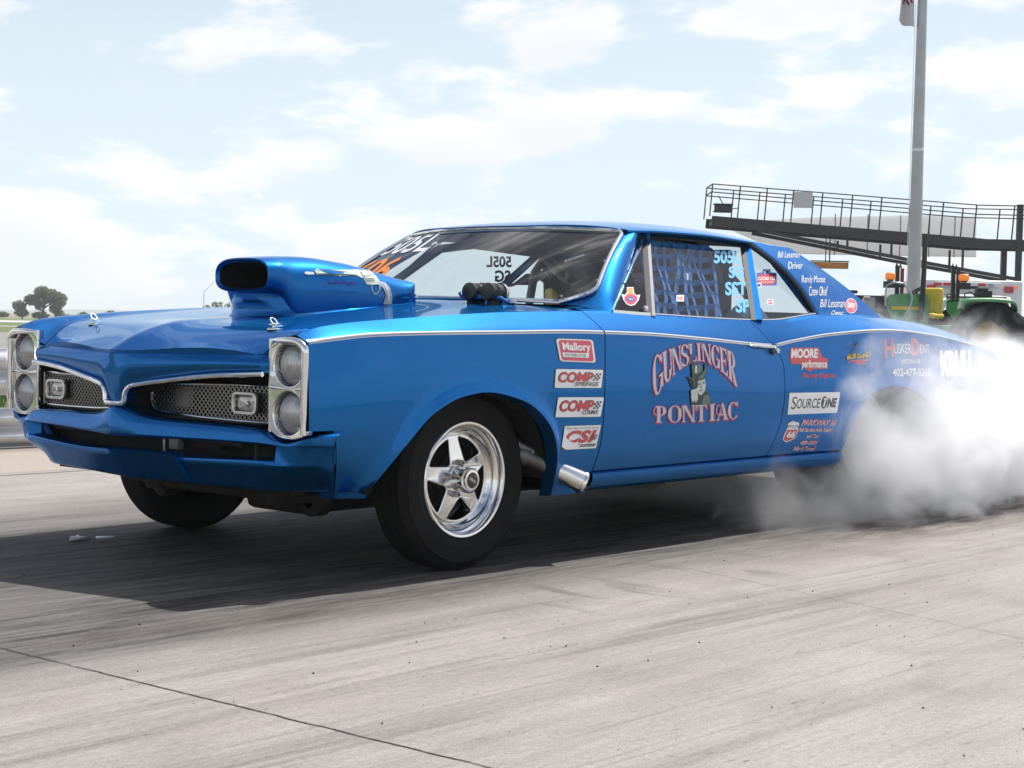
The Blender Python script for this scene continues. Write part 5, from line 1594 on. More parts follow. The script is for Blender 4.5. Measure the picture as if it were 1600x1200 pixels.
# ================================================================== ground
def ground_mat(name, kind):
    m = bpy.data.materials.new(name); m.use_nodes = True
    nt = m.node_tree; b = nt.nodes['Principled BSDF']; N = nt.nodes.new; L = nt.links.new
    tc = N('ShaderNodeTexCoord')
    def mapping(sc, loc=(0, 0, 0)):
        q = N('ShaderNodeMapping'); q.inputs['Scale'].default_value = sc; q.inputs['Location'].default_value = loc
        L(tc.outputs['Object'], q.inputs['Vector']); return q
    def noise(sc, detail=6, rough=.55, loc=(0, 0, 0), dist=0):
        q = mapping(sc, loc); n = N('ShaderNodeTexNoise'); n.inputs['Scale'].default_value = 1; n.inputs['Detail'].default_value = detail
        n.inputs['Roughness'].default_value = rough; n.inputs['Distortion'].default_value = dist
        L(q.outputs[0], n.inputs['Vector']); return n.outputs['Fac']
    def rng_(v, a, b_, c, d):
        q = N('ShaderNodeMapRange'); q.inputs['From Min'].default_value = a; q.inputs['From Max'].default_value = b_; q.inputs['To Min'].default_value = c; q.inputs['To Max'].default_value = d
        L(v, q.inputs['Value']); return q.outputs[0]
    def mth(op, a, b_=None, c=None):
        q = N('ShaderNodeMath'); q.operation = op
        for i, v in enumerate((a, b_, c)):
            if v is None: continue
            if isinstance(v, (int, float)): q.inputs[i].default_value = v
            else: L(v, q.inputs[i])
        return q.outputs[0]
    def mixc(f, a, b_):
        q = N('ShaderNodeMixRGB')
        for i, v in ((0, f), (1, a), (2, b_)):
            if isinstance(v, (int, float)): q.inputs[i].default_value = v
            elif isinstance(v, tuple): q.inputs[i].default_value = (*v, 1)
            else: L(v, q.inputs[i])
        return q.outputs[0]
    sep = N('ShaderNodeSeparateXYZ'); L(tc.outputs['Object'], sep.inputs[0])
    X, Y = sep.outputs[0], sep.outputs[1]
    if kind == 'strip':
        base = mixc(noise((.35, 1.1, 1), 6, .6), (.27, .245, .222), (.385, .368, .35))
        base = mixc(rng_(noise((1.3, 3.4, 1), 7, .68, (2, 5, 0)), .38, .68, 0, .62), base, (.24, .225, .212))
        # long streaks of laid rubber, densest in the groove the car runs in
        st = noise((.20, 4.6, 1), 10, .70, dist=.55)
        st2 = noise((.7, 17, 1), 8, .7, (3, 1, 0))
        st3 = noise((.09, 1.3, 1), 4, .5, (7, 2, 0))
        lane = mth('SUBTRACT', 1.0, mth('MINIMUM', 1.0, mth('MULTIPLY', mth('ABSOLUTE', mth('ADD', Y, -.15)), .52)))   # 1 in the groove, 0 beyond 1.8 m
        lane = rng_(mth('ADD', lane, mth('MULTIPLY', mth('ADD', st3, -.5), .75)), .05, .45, 0, 1)
        amt = mth('MULTIPLY', lane, rng_(st, .30, .55, .62, 1.0))
        amt2 = mth('MULTIPLY', mth('MULTIPLY', rng_(st, .47, .66, 0, .85), rng_(st3, .40, .56, .2, 1)), rng_(mth('ABSOLUTE', mth('ADD', Y, .3)), 1.2, 2.8, 1, .32))
        amt3 = mth('MULTIPLY', rng_(st2, .50, .70, 0, .60), mth('ADD', mth('MULTIPLY', lane, .7), .35))
        tot = mth('MINIMUM', 1.0, mth('MAXIMUM', mth('MAXIMUM', mth('MULTIPLY', amt, .95), amt2), amt3))
        broken = rng_(noise((2.2, 26, 1), 7, .72, (1, 9, 0)), .36, .58, .66, 1.0)
        tot = mth('MULTIPLY', tot, broken)
        col = mixc(tot, base, (.019, .017, .016))  # laid rubber, its groove tone also deepened to darken the car's shadow
        # brown tinge of the old groove edges
        col = mixc(mth('MULTIPLY', rng_(noise((.3, 2.1, 1), 6, .6, (5, 5, 0)), .5, .72, 0, .40), rng_(mth('ABSOLUTE', mth('ADD', Y, 1.35)), .1, 1.1, 1, .25)), col, (.19, .165, .145))
        # blotchy stains, and torn rubber thrown down beside the spinning slick
        stn = rng_(noise((1.7, 2.4, 1), 7, .66, (3, 9, 0), .5), .50, .68, 0, .42)
        col = mixc(stn, col, (.175, .160, .146))
        brn = mth('MULTIPLY', mth('MULTIPLY', rng_(mth('ABSOLUTE', mth('ADD', Y, 1.18)), .10, .42, 1, 0), rng_(mth('ABSOLUTE', mth('ADD', X, -3.4)), 1.0, 2.3, 1, 0)), rng_(noise((3.2, 11, 1), 7, .75, (4, 8, 0), .6), .40, .58, 0, .9))
        col = mixc(brn, col, (.055, .042, .036))
        # scuffs left by slicks ahead of the burnout
        scf = mth('MULTIPLY', rng_(noise((5.5, 1.6, 1), 3, .5, (2, 2, 0), .6), .58, .70, 0, .6), mth('MULTIPLY', rng_(mth('ABSOLUTE', mth('ADD', Y, 1.42)), .10, .38, 1, 0), rng_(mth('ABSOLUTE', mth('ADD', X, -.35)), .5, 1.7, 1, 0)))
        col = mixc(scf, col, (.10, .092, .085))
        # fine scratches, flecks of torn rubber and sand grain
        scr = mth('MULTIPLY', rng_(noise((.45, 62, 1), 4, .6, (8, 3, 0), .25), .56, .68, 0, .42), rng_(noise((.8, 1.6, 1), 4, .6, (1, 4, 0)), .42, .62, .1, 1))
        col = mixc(scr, col, (.085, .078, .072))
        fl = mth('MULTIPLY', mth('GREATER_THAN', noise((16, 85, 1), 3, .6, (6, 2, 0), .4), .672), rng_(noise((1.1, 2.3, 1), 4, .6, (9, 4, 0)), .40, .60, .12, 1))
        col = mixc(mth('MULTIPLY', fl, .62), col, (.06, .053, .048))
        fl2 = mth('GREATER_THAN', noise((60, 120, 1), 2, .5, (2, 7, 0)), .735)
        col = mixc(mth('MULTIPLY', fl2, .5), col, (.55, .53, .50))
        gn = N('ShaderNodeMixRGB'); gn.blend_type = 'MULTIPLY'; gn.inputs[0].default_value = 1
        gv = mth('MULTIPLY', rng_(noise((210, 230, 1), 2, .6), .25, .75, .72, 1.28), rng_(noise((46, 60, 1), 4, .7, (3, 3, 0)), .3, .7, .86, 1.14))
        cmb = N('ShaderNodeCombineXYZ'); [L(gv, cmb.inputs[k]) for k in range(3)]
        L(col, gn.inputs[1]); L(cmb.outputs[0], gn.inputs[2]); col = gn.outputs[0]
        # dark grit
        vo = N('ShaderNodeTexVoronoi'); vo.inputs['Scale'].default_value = 26; L(tc.outputs['Object'], vo.inputs['Vector'])
        gr = mth('MULTIPLY', mth('LESS_THAN', vo.outputs['Distance'], .055), mth('GREATER_THAN', noise((3.1, 3.3, 1), 3), .52))
        col = mixc(mth('MULTIPLY', gr, .75), col, (.05, .046, .044))
        # transverse saw joints
        for x0, k, hw in ((-1.985, .04, .0055), (1.02, -.26, .0035), (-6.1, 0, .006), (7.6, 0, .006), (13.6, 0, .006)):
            w_ = mth('MULTIPLY', mth('ADD', noise((1, 6, 1), 8, .75, (x0, 0, 0)), -.5), .022)
            d = mth('ABSOLUTE', mth('ADD', mth('ADD', mth('ADD', X, -x0), mth('MULTIPLY', Y, k)), w_))
            ln = rng_(d, hw * .6, hw * 1.3, 1, 0)
            if hw < .004: ln = mth('MULTIPLY', ln, .5)
            col = mixc(mth('MULTIPLY', ln, rng_(noise((9, 9, 1), 3, .6, (0, x0, 0)), .3, .5, .55, 1)), col, (.022, .02, .019))
        dj = rng_(mth('ABSOLUTE', mth('ADD', Y, -3.14)), .012, .03, .8, 0)
        col = mixc(dj, col, (.05, .047, .045))
        L(col, b.inputs['Base Color'])
        L(rng_(tot, 0, 1, .9, .7), b.inputs['Roughness']); b.inputs['Specular IOR Level'].default_value = .16
        bp = N('ShaderNodeBump'); bp.inputs['Strength'].default_value = .5; bp.inputs['Distance'].default_value = .006
        h = mth('ADD', mth('MULTIPLY', noise((40, 44, 1), 5, .7), .5), mth('MULTIPLY', noise((3.0, 22, 1), 5, .65, (4, 4, 0)), .7))
        L(h, bp.inputs['Height']); L(bp.outputs[0], b.inputs['Normal'])
    elif kind == 'shoulder':
        col = mixc(noise((60, 60, 1), 4, .8), (.24, .205, .17), (.42, .37, .32))
        col = mixc(rng_(noise((1.2, 3, 1), 4), .4, .7, 0, .4), col, (.36, .32, .28))
        col = mixc(rng_(Y, 4.45, 4.85, 0, .75), col, (.07, .06, .05))
        L(col, b.inputs['Base Color']); b.inputs['Roughness'].default_value = .95
        bp = N('ShaderNodeBump'); bp.inputs['Strength'].default_value = .7; bp.inputs['Distance'].default_value = .008
        L(noise((70, 70, 1), 3, .7), bp.inputs['Height']); L(bp.outputs[0], b.inputs['Normal'])
    elif kind == 'grass':
        col = mixc(noise((.06, .06, 1), 6), (.085, .135, .03), (.15, .17, .055))
        col = mixc(rng_(noise((.9, .9, 1), 6, .7), .35, .7, 0, .6), col, (.07, .12, .022))
        far = rng_(Y, 160, 230, 0, 1)
        col = mixc(far, col, mixc(noise((.012, .02, 1), 3), (.26, .22, .14), (.13, .15, .07)))
        L(col, b.inputs['Base Color']); b.inputs['Roughness'].default_value = .95
        bp = N('ShaderNodeBump'); bp.inputs['Strength'].default_value = 1; bp.inputs['Distance'].default_value = .05
        L(noise((9, 9, 1), 5, .75), bp.inputs['Height']); L(bp.outputs[0], b.inputs['Normal'])
    elif kind == 'road':
        col = mixc(noise((.1, .8, 1), 5), (.40, .39, .37), (.50, .49, .47))
        L(col, b.inputs['Base Color']); b.inputs['Roughness'].default_value = .9
    elif kind == 'asphalt':
        col = mixc(noise((6, 6, 1), 5), (.16, .155, .15), (.24, .235, .225))
        L(col, b.inputs['Base Color']); b.inputs['Roughness'].default_value = .9
    elif kind == 'hills':
        col = mixc(noise((.012, .012, .05), 6, .7), (.045, .07, .045), (.085, .115, .06))
        L(col, b.inputs['Base Color']); b.inputs['Roughness'].default_value = 1
    return m
def sheet(name, x0, x1, y0, y1, z, m, n=1):
    M = MB()
    M.grid([[(lerp(x0, x1, i / n), lerp(y0, y1, j / n), z) for j in range(n + 1)] for i in range(n + 1)], m)
    return structure(M.build(name, smooth=False, recalc=False))
sheet('ground', -3200, 3600, -3200, 3600, -.05, ground_mat('mown grass', 'grass'), 4)
sheet('drag_strip', -90, 260, -60, 3.28, 0, ground_mat('rubbered concrete', 'strip'))
sheet('shoulder', -90, 260, 3.28, 5.6, -.006, ground_mat('aggregate shoulder', 'shoulder'))
sheet('pit_lane', 9.5, 120, 5.6, 60, -.012, ground_mat('worn asphalt', 'asphalt'))
RD = ground_mat('pale road', 'road')
sheet('return_road', -200, 700, 122, 150, -.03, RD)
sheet('kerb_strip', -200, 700, 86, 90, -.03, RD)
# far hills: a low wooded ridge
def hills():
    M = MB()
    P = []
    for i in range(121):
        x = -900 + 60 * i
        h = 5 + 4.5 * math.sin(i * .31) + 3 * math.sin(i * .83 + 1) + 1.5 * math.sin(i * 2.1) + rng.random() * 1.6
        h = max(h, 2.2)
        y0 = 2300 - .25 * x
        P.append([(x, y0, -1), (x + 4, y0 + 60, h * .55), (x, y0 + 130, h * .9), (x, y0 + 220, h), (x, y0 + 420, -1)])
    M.grid(P, ground_mat('wooded hills', 'hills'))
    structure(M.build('hills'))
hills()

# ---------------------------------------------------------------- guardrail
g = thing('guardrail', 'galvanised double guardrail of two stacked corrugated beams along the left edge of the strip', 'guardrail', (0, 4.8, 0))
GALV = mat('galvanised steel', (.66, .67, .68), .38, .35, noise=(5, .12, .1))
W_PROF = [(0, 0), (.0, .012), (-.055, .045), (-.075, .075), (-.075, .095), (-.015, .135), (.0, .155), (-.015, .175), (-.075, .215), (-.075, .235), (-.055, .265), (0, .298), (0, .31)]
for z0 in (.345, -.01 + .012):
    M = MB()
    for x0 in np.arange(-30, 20, 3.81):
        M.grid([[(x, dy, z0 + z * (1 if z0 > .1 else .84)) for dy, z in W_PROF] for x in (x0, x0 + 3.84)], GALV)
    b_ = M.build('rail_beam', g, angle=30)
    for s_ in (1,):
        md = b_.modifiers.new('t', 'SOLIDIFY'); md.thickness = .004
for x0 in np.arange(-29, 20, 1.905):
    M = MB()
    M.box((x0, .11, .31), (.10, .006, .64), GALV); M.box((x0 - .05, .085, .31), (.006, .05, .64), GALV); M.box((x0 - .05, .13, .31), (.006, .05, .64), GALV)
    M.box((x0, .045, .47), (.10, .09, .2), mat('weathered timber', (.16, .12, .08), .9, noise=(20, .3)))
    M.build('post', g, smooth=False)

# ---------------------------------------------------------------- grass blades near the rail (nobody could count them)
def blades():
    V = []; F = []
    for i in range(9000):
        t = random.random() ** 1.3
        y = 5.65 + 16 * t; x = 1.6 + (y - 4.8) * .62 + random.uniform(-1.4, 1.6)
        h = random.uniform(.05, .13); a = random.random() * 6.3; w = .006 + .004 * t
        lx, ly = random.uniform(-.04, .04), random.uniform(-.04, .04)
        k = len(V)
        V += [(x - w * math.cos(a), y - w * math.sin(a), -.05), (x + w * math.cos(a), y + w * math.sin(a), -.05), (x + lx, y + ly, -.05 + h)]
        F.append((k, k + 1, k + 2))
    M = MB(); M.add(V, F, mat('grass blades', (.10, .17, .03), .8, noise=(.8, .35)))
    o = M.build('grass', smooth=False, recalc=False); tag(o, 'green grass growing behind the guardrail', 'grass', kind='stuff')
blades()

# ---------------------------------------------------------------- trees and bushes far off
def leaf_mat(name, c):
    m = mat(name, c, .75, noise=(.9, .55))
    nt = m.node_tree; out = [n for n in nt.nodes if n.type == 'OUTPUT_MATERIAL'][0]; src = out.inputs[0].links[0].from_socket
    t = nt.nodes.new('ShaderNodeBsdfTranslucent'); t.inputs[0].default_value = (c[0] * 1.3, c[1] * 1.35, c[2] * .9, 1); mx = nt.nodes.new('ShaderNodeMixShader'); mx.inputs[0].default_value = .45
    nt.links.new(src, mx.inputs[1]); nt.links.new(t.outputs[0], mx.inputs[2]); nt.links.new(mx.outputs[0], out.inputs[0])
    return m
LEAF1 = leaf_mat('cottonwood leaves', (.14, .165, .095)); LEAF2 = leaf_mat('bush leaves', (.045, .075, .03)); LEAF3 = leaf_mat('pale bush leaves', (.085, .12, .04))
BARK = mat('bark', (.10, .08, .06), .9, noise=(6, .3))
def crown_mesh(lobes, n, size, m, rnd):
    V = []; F = []
    tot = sum(l[3] for l in lobes)
    for i in range(n):
        u = rnd.random() * tot
        for l in lobes:
            if u < l[3]: break
            u -= l[3]
        d = Vector((rnd.gauss(0, 1), rnd.gauss(0, 1), rnd.gauss(0, 1))).normalized() * (rnd.random() ** .45)
        p = Vector((l[0] + d.x * l[4], l[1] + d.y * l[4], l[2] + d.z * l[5]))
        s = size * rnd.uniform(.5, 1.5)
        a = Vector((rnd.gauss(0, 1), rnd.gauss(0, 1), rnd.gauss(0, .7))).normalized(); b = a.orthogonal().normalized()
        b = (Matrix.Rotation(rnd.random() * 6.3, 3, a) @ b)
        c = a.cross(b)
        k = len(V)
        V += [tuple(p + b * s), tuple(p + c * s * .6), tuple(p - b * s), tuple(p - c * s * .6)]
        F.append((k, k + 1, k + 2, k + 3))
    M = MB(); M.add(V, F, m); return M
rnd = random.Random(3)
def tree(name, label, loc, lobes, n, size, m, trunk, cat='tree', group=None):
    t = thing(name, label, cat, loc, group)
    M = MB()
    for pts, rs in trunk: M.tube(pts, rs, BARK, n=7)
    if trunk: M.build('trunk', t)
    crown_mesh(lobes, n, size, m, rnd).build('crown', t, smooth=False, recalc=False)
    return t
s = .0857 * 1.12   # metres per photo pixel out there
tree('cottonwood', 'tall ragged broadleaf tree standing alone beyond the grass at the far left', (118.9, 188.3, -.05),
     [(1.2, -1.0, 3.1, 3.4, 1.25, 1.0), (.3, -.4, 3.6, 3.4, 1.1, .85), (2.0, -1.9, 2.7, 2.6, 1.0, 1.0), (-.7, .6, 2.6, 2.2, 1.0, .75), (-1.8, 1.7, 1.7, 1.9, 1.0, .75), (1.7, -1.5, 1.6, 1.9, .9, .8), (.2, -.1, 2.0, 1.5, .9, .8), (-1.6, 1.5, .8, 1.4, 1.0, .5), (.2, -.2, .55, 1.6, 1.2, .5), (2.0, -1.9, .8, 1.1, .8, .5)], 5200, .17, LEAF1,
     [([(.4, -.4, 0), (.45, -.45, 1.2), (.6, -.55, 2.2), (1.0, -.9, 3.4)], [.22, .17, .13, .05]), ([(.45, -.45, 1.0), (-.4, .35, 2.0), (-1.0, .9, 2.7)], [.12, .08, .03]), ([(.5, -.5, 1.5), (1.4, -1.3, 2.3), (2.0, -1.9, 2.9)], [.11, .07, .03]), ([(-1.5, 1.4, 0), (-1.7, 1.6, 1.0), (-2.1, 1.9, 2.3)], [.10, .07, .02])])
for nm, lab, loc, w, h, mm in (
    ('bush', 'small rounded dark bush just right of the tall broadleaf tree', (128.8, 192.3, -.05), 1.35, .95, LEAF2),
    ('bush', 'taller dark bush with a reddish side, second right of the tall broadleaf tree', (131.2, 189.6, -.05), 1.05, 1.25, LEAF2),
    ('bush', 'wide pale low bush on the skyline behind the middle of the hood', (136.4, 183.7, -.05), 1.35, .95, LEAF3),
    ('bush', 'small clump on the skyline just left of the far lamp post', (138.5, 181.3, -.05), .8, .85, LEAF3),
    ('bush', 'tiny dark shrub low between the tall tree and the rounded bush', (133, 202.7, -.05), .55, .55, LEAF2),
    ('bush', 'low dark bush at the extreme left edge of the skyline', (137.7, 227.6, -.05), 1.4, .75, LEAF2)):
    lobes = [(rnd.uniform(-.6, .6) * w, rnd.uniform(-.6, .6) * w, h * rnd.uniform(.35, .8), 1, w * .55, h * .45) for _ in range(6)]
    tree(nm, lab, loc, lobes, 420, .16, mm, [], 'bush', 'bushes on the skyline')
tree('airy_tree', 'airy pale green tree with gaps, on the skyline just left of the hood scoop', (109.5, 138.5, -.05),
     [(-.9, .8, 1.7, 1, .6, .45), (.0, .0, 2.1, 1.2, .7, .45), (.9, -.8, 1.9, 1, .55, .6), (1.3, -1.2, 1.3, .8, .4, .5), (-.4, .4, 1.2, .7, .6, .4)], 620, .12, LEAF3,
     [([(0, 0, 0), (0, 0, 1.0), (.1, -.1, 2.0)], [.09, .07, .03]), ([(0, 0, .7), (-.6, .5, 1.5)], [.05, .02]), ([(0, 0, .7), (.8, -.7, 1.7)], [.05, .02])])
lp = thing('lamp_post', 'thin tall lamp post with a slanting arm far beyond the hood', 'lamp post', (133.6, 171.8, -.05))
M = MB(); M.tube([(0, 0, 0), (0, 0, 4.3)], .06, GALV, n=6); M.build('pole', lp)
M = MB(); M.tube([(0, 0, 4.2), (.4, -.45, 4.7), (.75, -.85, 5.3)], .04, GALV, n=6); M.box((.8, -.9, 5.33), (.22, .22, .06), GALV); M.build('lamp_arm', lp)

# ---------------------------------------------------------------- flagpole and flag
fp = thing('flagpole', 'tall grey tapered steel flagpole rising behind the car roof', 'flagpole', (26.65, 11.42, -.01))
M = MB(); M.lathe([(.145, 0), (.142, .9), (.128, 3.2), (.098, 7.6), (.07, 12)], (0, 0, 0), (0, 0, 1), mat('grey pole', (.40, .41, .42), .4, .5, noise=(3, .1)), n=28)
M.build('pole', fp)
M = MB(); M.lathe([(.22, 0), (.22, .03), (.16, .05)], (0, 0, 0), (0, 0, 1), GALV, n=24); M.build('base_plate', fp)
M = MB(); M.lathe([(.118, 4.6), (.124, 4.605), (.124, 4.66), (.118, 4.665)], (0, 0, 0), (0, 0, 1), GALV, n=24); M.build('collar', fp)
M = MB(); M.tube([(-.13, .10, 1.2), (-.12, .09, 7), (-.08, .06, 11.8)], .006, WHITEV, n=5); M.build('halyard', fp)
M = MB()
ex = Vector((-.661, .750, 0))
P = []
for i in range(25):
    t = i / 24
    row = []
    for j in range(13):
        q = j / 12
        z = 9.3 - 2.18 * t - (1 - t) * .0 + .12 * q * t
        d = .10 + (.06 + .34 * q) * (.45 + .55 * t) * (1.0 - .35 * (1 - q) * t) + .02 * math.sin(q * 7 + t * 3)
        p = Vector((26.65, 11.42, z - .10 * q * (1 - q))) + ex * d + Vector((.75, .66, 0)) * (.09 * math.sin(q * 9 + t * 2))
        row.append(tuple(p))
    P.append(row)
FW = mat('white flag cloth', (.62, .60, .62), .8)
FB = mat('blue flag cloth', (.04, .08, .35), .8)
M.grid(P[:13], FB); M.grid(P[12:], FW)
V, F = text_data('RO', .03)
def flagpt(u, v):
    i = min(max(u, 0), .999) * 12; j = min(max(v, 0), .999) * 24
    a = Vector(P[int(j)][int(i)]); b = Vector(P[min(int(j) + 1, 24)][int(i)]); c = Vector(P[int(j)][min(int(i) + 1, 12)])
    return a + (b - a) * (j % 1) + (c - a) * (i % 1) - Vector((.75, .66, 0)) * .012
M.add([tuple(flagpt(.75 - .6 * a, .80 - .10 * b)) for a, b in V], F, mat('dark red print', (.25, .02, .03), .8))
fl = M.build('flag', recalc=False)
md = fl.modifiers.new('t', 'SOLIDIFY'); md.thickness = .004
tag(fl, 'white and blue flag hanging limp from the top of the grey flagpole', 'flag')

# ---------------------------------------------------------------- black steel walkway with its panel
kG = 56 / 45
E1 = Vector((.66093, -.75045, 0)); E2 = Vector((.75045, .66093, 0))
Lg = Vector((-4.3175, -4.8461, 0)) + (Vector((33.11, 20.94, 0)) - Vector((-4.3175, -4.8461, 0))) * kG
gz = lambda z: .8957 + (z - .8957) * kG
GT = thing('walkway', 'black steel overhead walkway with railings sloping above the tractor, backed by a white panel', 'walkway', (Lg.x, Lg.y, 0), rz=math.atan2(E1.y, E1.x))
BS = mat('black painted steel', (.018, .018, .020), .55, noise=(4, .3))
def gp(a, z, d=0.0): return (a * kG, d, gz(z))
M = MB()
for d in (0, 1.7):
    M.bar(gp(0, 3.80, d), gp(7.45, 3.335, d), .12, .33, BS); M.bar(gp(7.45, 3.335, d), gp(14.0, 3.33, d), .12, .31, BS)
for a in np.arange(.1, 13.9, .55): M.bar(gp(a, 3.78 - min(a, 7.45) * .0624, .06), gp(a, 3.78 - min(a, 7.45) * .0624, 1.64), .08, .12, BS)
M.grid([[gp(0, 3.86, d) for d in (.05, 1.65)], [gp(7.45, 3.39, d) for d in (.05, 1.65)], [gp(14, 3.38, d) for d in (.05, 1.65)]], BS)
M.build('deck_beam', GT, smooth=False)
M = MB()
for d in (0, 1.7):
    M.bar(gp(1.3, 3.56, d), gp(5.28, 2.87, d), .09, .12, BS); M.bar(gp(5.28, 2.87, d), gp(8.4, 2.38, d), .09, .12, BS)
    for a, z0, z1 in ((3.73, 3.40, 3.16), (4.94, 3.32, 2.94), (6.9, 3.2, 2.62)):
        M.bar(gp(a, z0, d), gp(a, z1, d), .07, .07, BS)
M.build('truss_chord', GT, smooth=False)
for a in (8.43, 13.6):
    for d in (0, 1.7):
        M = MB(); M.bar(gp(a, 4.42 if d == 0 else 3.4, d), (a * kG, d, 0), .18, .18, BS, up=(1, 0, 0)); M.bbox((a * kG, d, .02), (.4, .4, .04), BS, .005); M.build('post', GT, smooth=False)
for d in (0, 1.7):
    M = MB()
    for z0, z1, z2 in ((4.80, 4.38, 4.40), (4.58, 4.13, 4.13)):
        M.bar(gp(0, z0, d), gp(7.3, z1, d), .035, .035, BS); M.bar(gp(7.3, z1, d), gp(14, z2, d), .035, .035, BS)
    for a in (0, .76, 1.5, 2.22, 3.02, 3.84, 4.64, 5.75, 6.33, 7.24, 8.28, 9.3, 10.4, 11.5, 12.6, 13.8):
        zt = lerp(4.80, 4.38, min(a / 7.3, 1)); zb = lerp(3.92, 3.45, min(a / 7.45, 1))
        M.bar(gp(a, zt, d), gp(a - .06, zb, d), .04, .04, BS, up=(1, 0, 0))
    M.build('railing', GT, smooth=False)
M = MB(); M.bar(gp(0, 4.60, 0), gp(0, 4.6, 1.7), .035, .035, BS); M.bar(gp(0, 4.8, 0), gp(0, 4.8, 1.7), .035, .035, BS); M.bar(gp(.02, 4.05, 0), gp(.72, 4.16, 0), .03, .03, BS); M.build('end_railing', GT, smooth=False)
M = MB()
M.bbox(gp(.33, 4.15, .3), (.58, .30, .26), BS, .02); M.box(gp(.33, 4.27, .3), (.66, .36, .03), BS); M.bar(gp(.2, 4.5, .3), gp(.33, 4.27, .3), .03, .03, BS)
M.build('floodlight', GT, smooth=False)
M = MB(); M.box(gp(2.48, 4.415, -.04), (.64, .02, .54), mat('grey sign back', (.52, .52, .52), .5)); M.tube([gp(2.35, 4.63, -.04), gp(2.35, 4.73, -.04), gp(2.42, 4.72, -.04)], .012, GALV, n=5); M.tube([gp(2.62, 4.63, -.04), gp(2.64, 4.73, -.04), gp(2.70, 4.71, -.04)], .012, GALV, n=5); M.build('sign_board', GT, smooth=False)
M = MB()
CLAD = mat('white cladding', (.80, .80, .80), .5, noise=(1.2, .05))
def make_translucent(m):
    nt = m.node_tree; out = [n for n in nt.nodes if n.type == 'OUTPUT_MATERIAL'][0]; src = out.inputs[0].links[0].from_socket
    t = nt.nodes.new('ShaderNodeBsdfTranslucent'); t.inputs[0].default_value = (.8, .8, .8, 1); mx = nt.nodes.new('ShaderNodeMixShader'); mx.inputs[0].default_value = .70
    nt.links.new(src, mx.inputs[1]); nt.links.new(t.outputs[0], mx.inputs[2]); nt.links.new(mx.outputs[0], out.inputs[0])
make_translucent(CLAD)
pn = [(1.68, 3.86), (2.96, 3.97), (6.36, 4.11), (7.48, 4.08), (7.52, 2.94), (2.27, 2.92), (.76, 3.55)]
M.prism(pn, lambda a, z, d: (a * kG * 1.03, 2.1 + d, gz(z) + .12), 0, .10, CLAD)
for a in (3.6, 4.5, 5.4, 6.2, 6.9): M.box((a * kG * 1.03, 2.09, gz(3.5) + .12), (.035, .02, 1.45), mat('cladding seam', (.34, .34, .35), .6))
M.build('cladding_panel', GT, smooth=False)
hb = thing('warning_board', 'flat orange-brown board hung on two rods under the black walkway', 'board', (Lg.x, Lg.y, 0), rz=math.atan2(E1.y, E1.x))
M = MB(); M.bbox(gp(3.275, 2.65, .1), (1.27, .14, .22), mat('weathered amber', (.42, .17, .015), .6, noise=(6, .35)), .02); M.build('board', hb)
M = MB(); M.box(gp(3.275, 2.765, .1), (1.30, .18, .035), BS); M.bar(gp(3.16, 3.45, .1), gp(3.16, 2.74, .1), .03, .03, BS); M.bar(gp(3.27, 3.45, .1), gp(3.27, 2.74, .1), .04, .04, BS); M.build('rod_hanger', hb, smooth=False)

# ---------------------------------------------------------------- tractor
TR = thing('tractor', 'green farm tractor with yellow seat, black stack and two amber lamps parked behind the car', 'tractor', (23.146, 9.400, -.012), rz=math.atan2(-.7507, .66065))
GRN = mat('tractor green', (.055, .27, .085), .35, 0, .4, noise=(5, .1)); YEL = mat('tractor yellow', (.72, .50, .025), .45, 0, .2); AMB = mat('amber lens', (.85, .19, .01), .2, 0, .6, emit=((1, .25, .01), .35)); REDP = mat('red paint', (.30, .03, .02), .45)
M = MB()
M.prism([(-.72, 1.30), (-.72, 1.50), (-.66, 1.56), (-.40, 1.585), (.02, 1.575), (.06, 1.2), (.03, 1.0), (-.55, 1.0)], lambda a, z, d: (a, d, z), -.32, .32, GRN)
M.bbox((-.33, -.325, 1.32), (.60, .02, .06), YEL, .006)
M.build('hood', TR, angle=30)
M = MB(); M.bbox((-.72, 0, 1.2), (.05, .5, .5), BLACK, .01)
M.bbox((.2, 0, .85), (1.7, .42, .36), GRN, .05); M.bbox((-.45, 0, .95), (.5, .4, .3), BLACK, .04); M.build('chassis', TR)
M = MB(); M.tube([(-.30, -.40, 1.08), (-.18, -.40, 1.10), (-.12, -.40, 1.16), (-.10, -.40, 1.3), (-.085, -.40, 2.0), (-.078, -.40, 2.66)], [.05, .05, .05, .048, .046, .046], BLACK, n=16); M.lathe([(.046, 0), (.05, .0), (.04, .0), (.04, -.1)], (-.078, -.40, 2.66), (-.1, 0, 1), BLACKM, n=16); M.build('exhaust_stack', TR)
M = MB(); M.tube([(-.77, -.45, 1.35), (-.775, -.45, 1.6), (-.76, -.45, 1.72), (-.62, -.45, 1.775), (-.45, -.45, 1.76), (-.33, -.45, 1.63), (-.29, -.45, 1.5), (-.33, -.45, 1.32), (-.42, -.45, 1.18)], .018, STEEL, n=10); M.build('guard_hoop', TR)
M = MB()
c = Vector((-.14, -.02, 1.63)); ax = Vector((-.55, 0, .83)).normalized(); u = Vector((0, 1, 0)); w = ax.cross(u)
M.tube([c + u * .20 * math.cos(R(a)) + w * .20 * math.sin(R(a)) for a in range(0, 360, 15)], .013, BLACK, closed=True, n=8)
for a in (30, 150, 270): M.tube([c, c + u * .19 * math.cos(R(a)) + w * .19 * math.sin(R(a))], .01, BLACK, n=6)
M.tube([c, c - ax * .45], .025, BLACK, n=8); M.build('steering_wheel', TR)
M = MB(); ST = Matrix.Rotation(R(48), 3, 'Z')
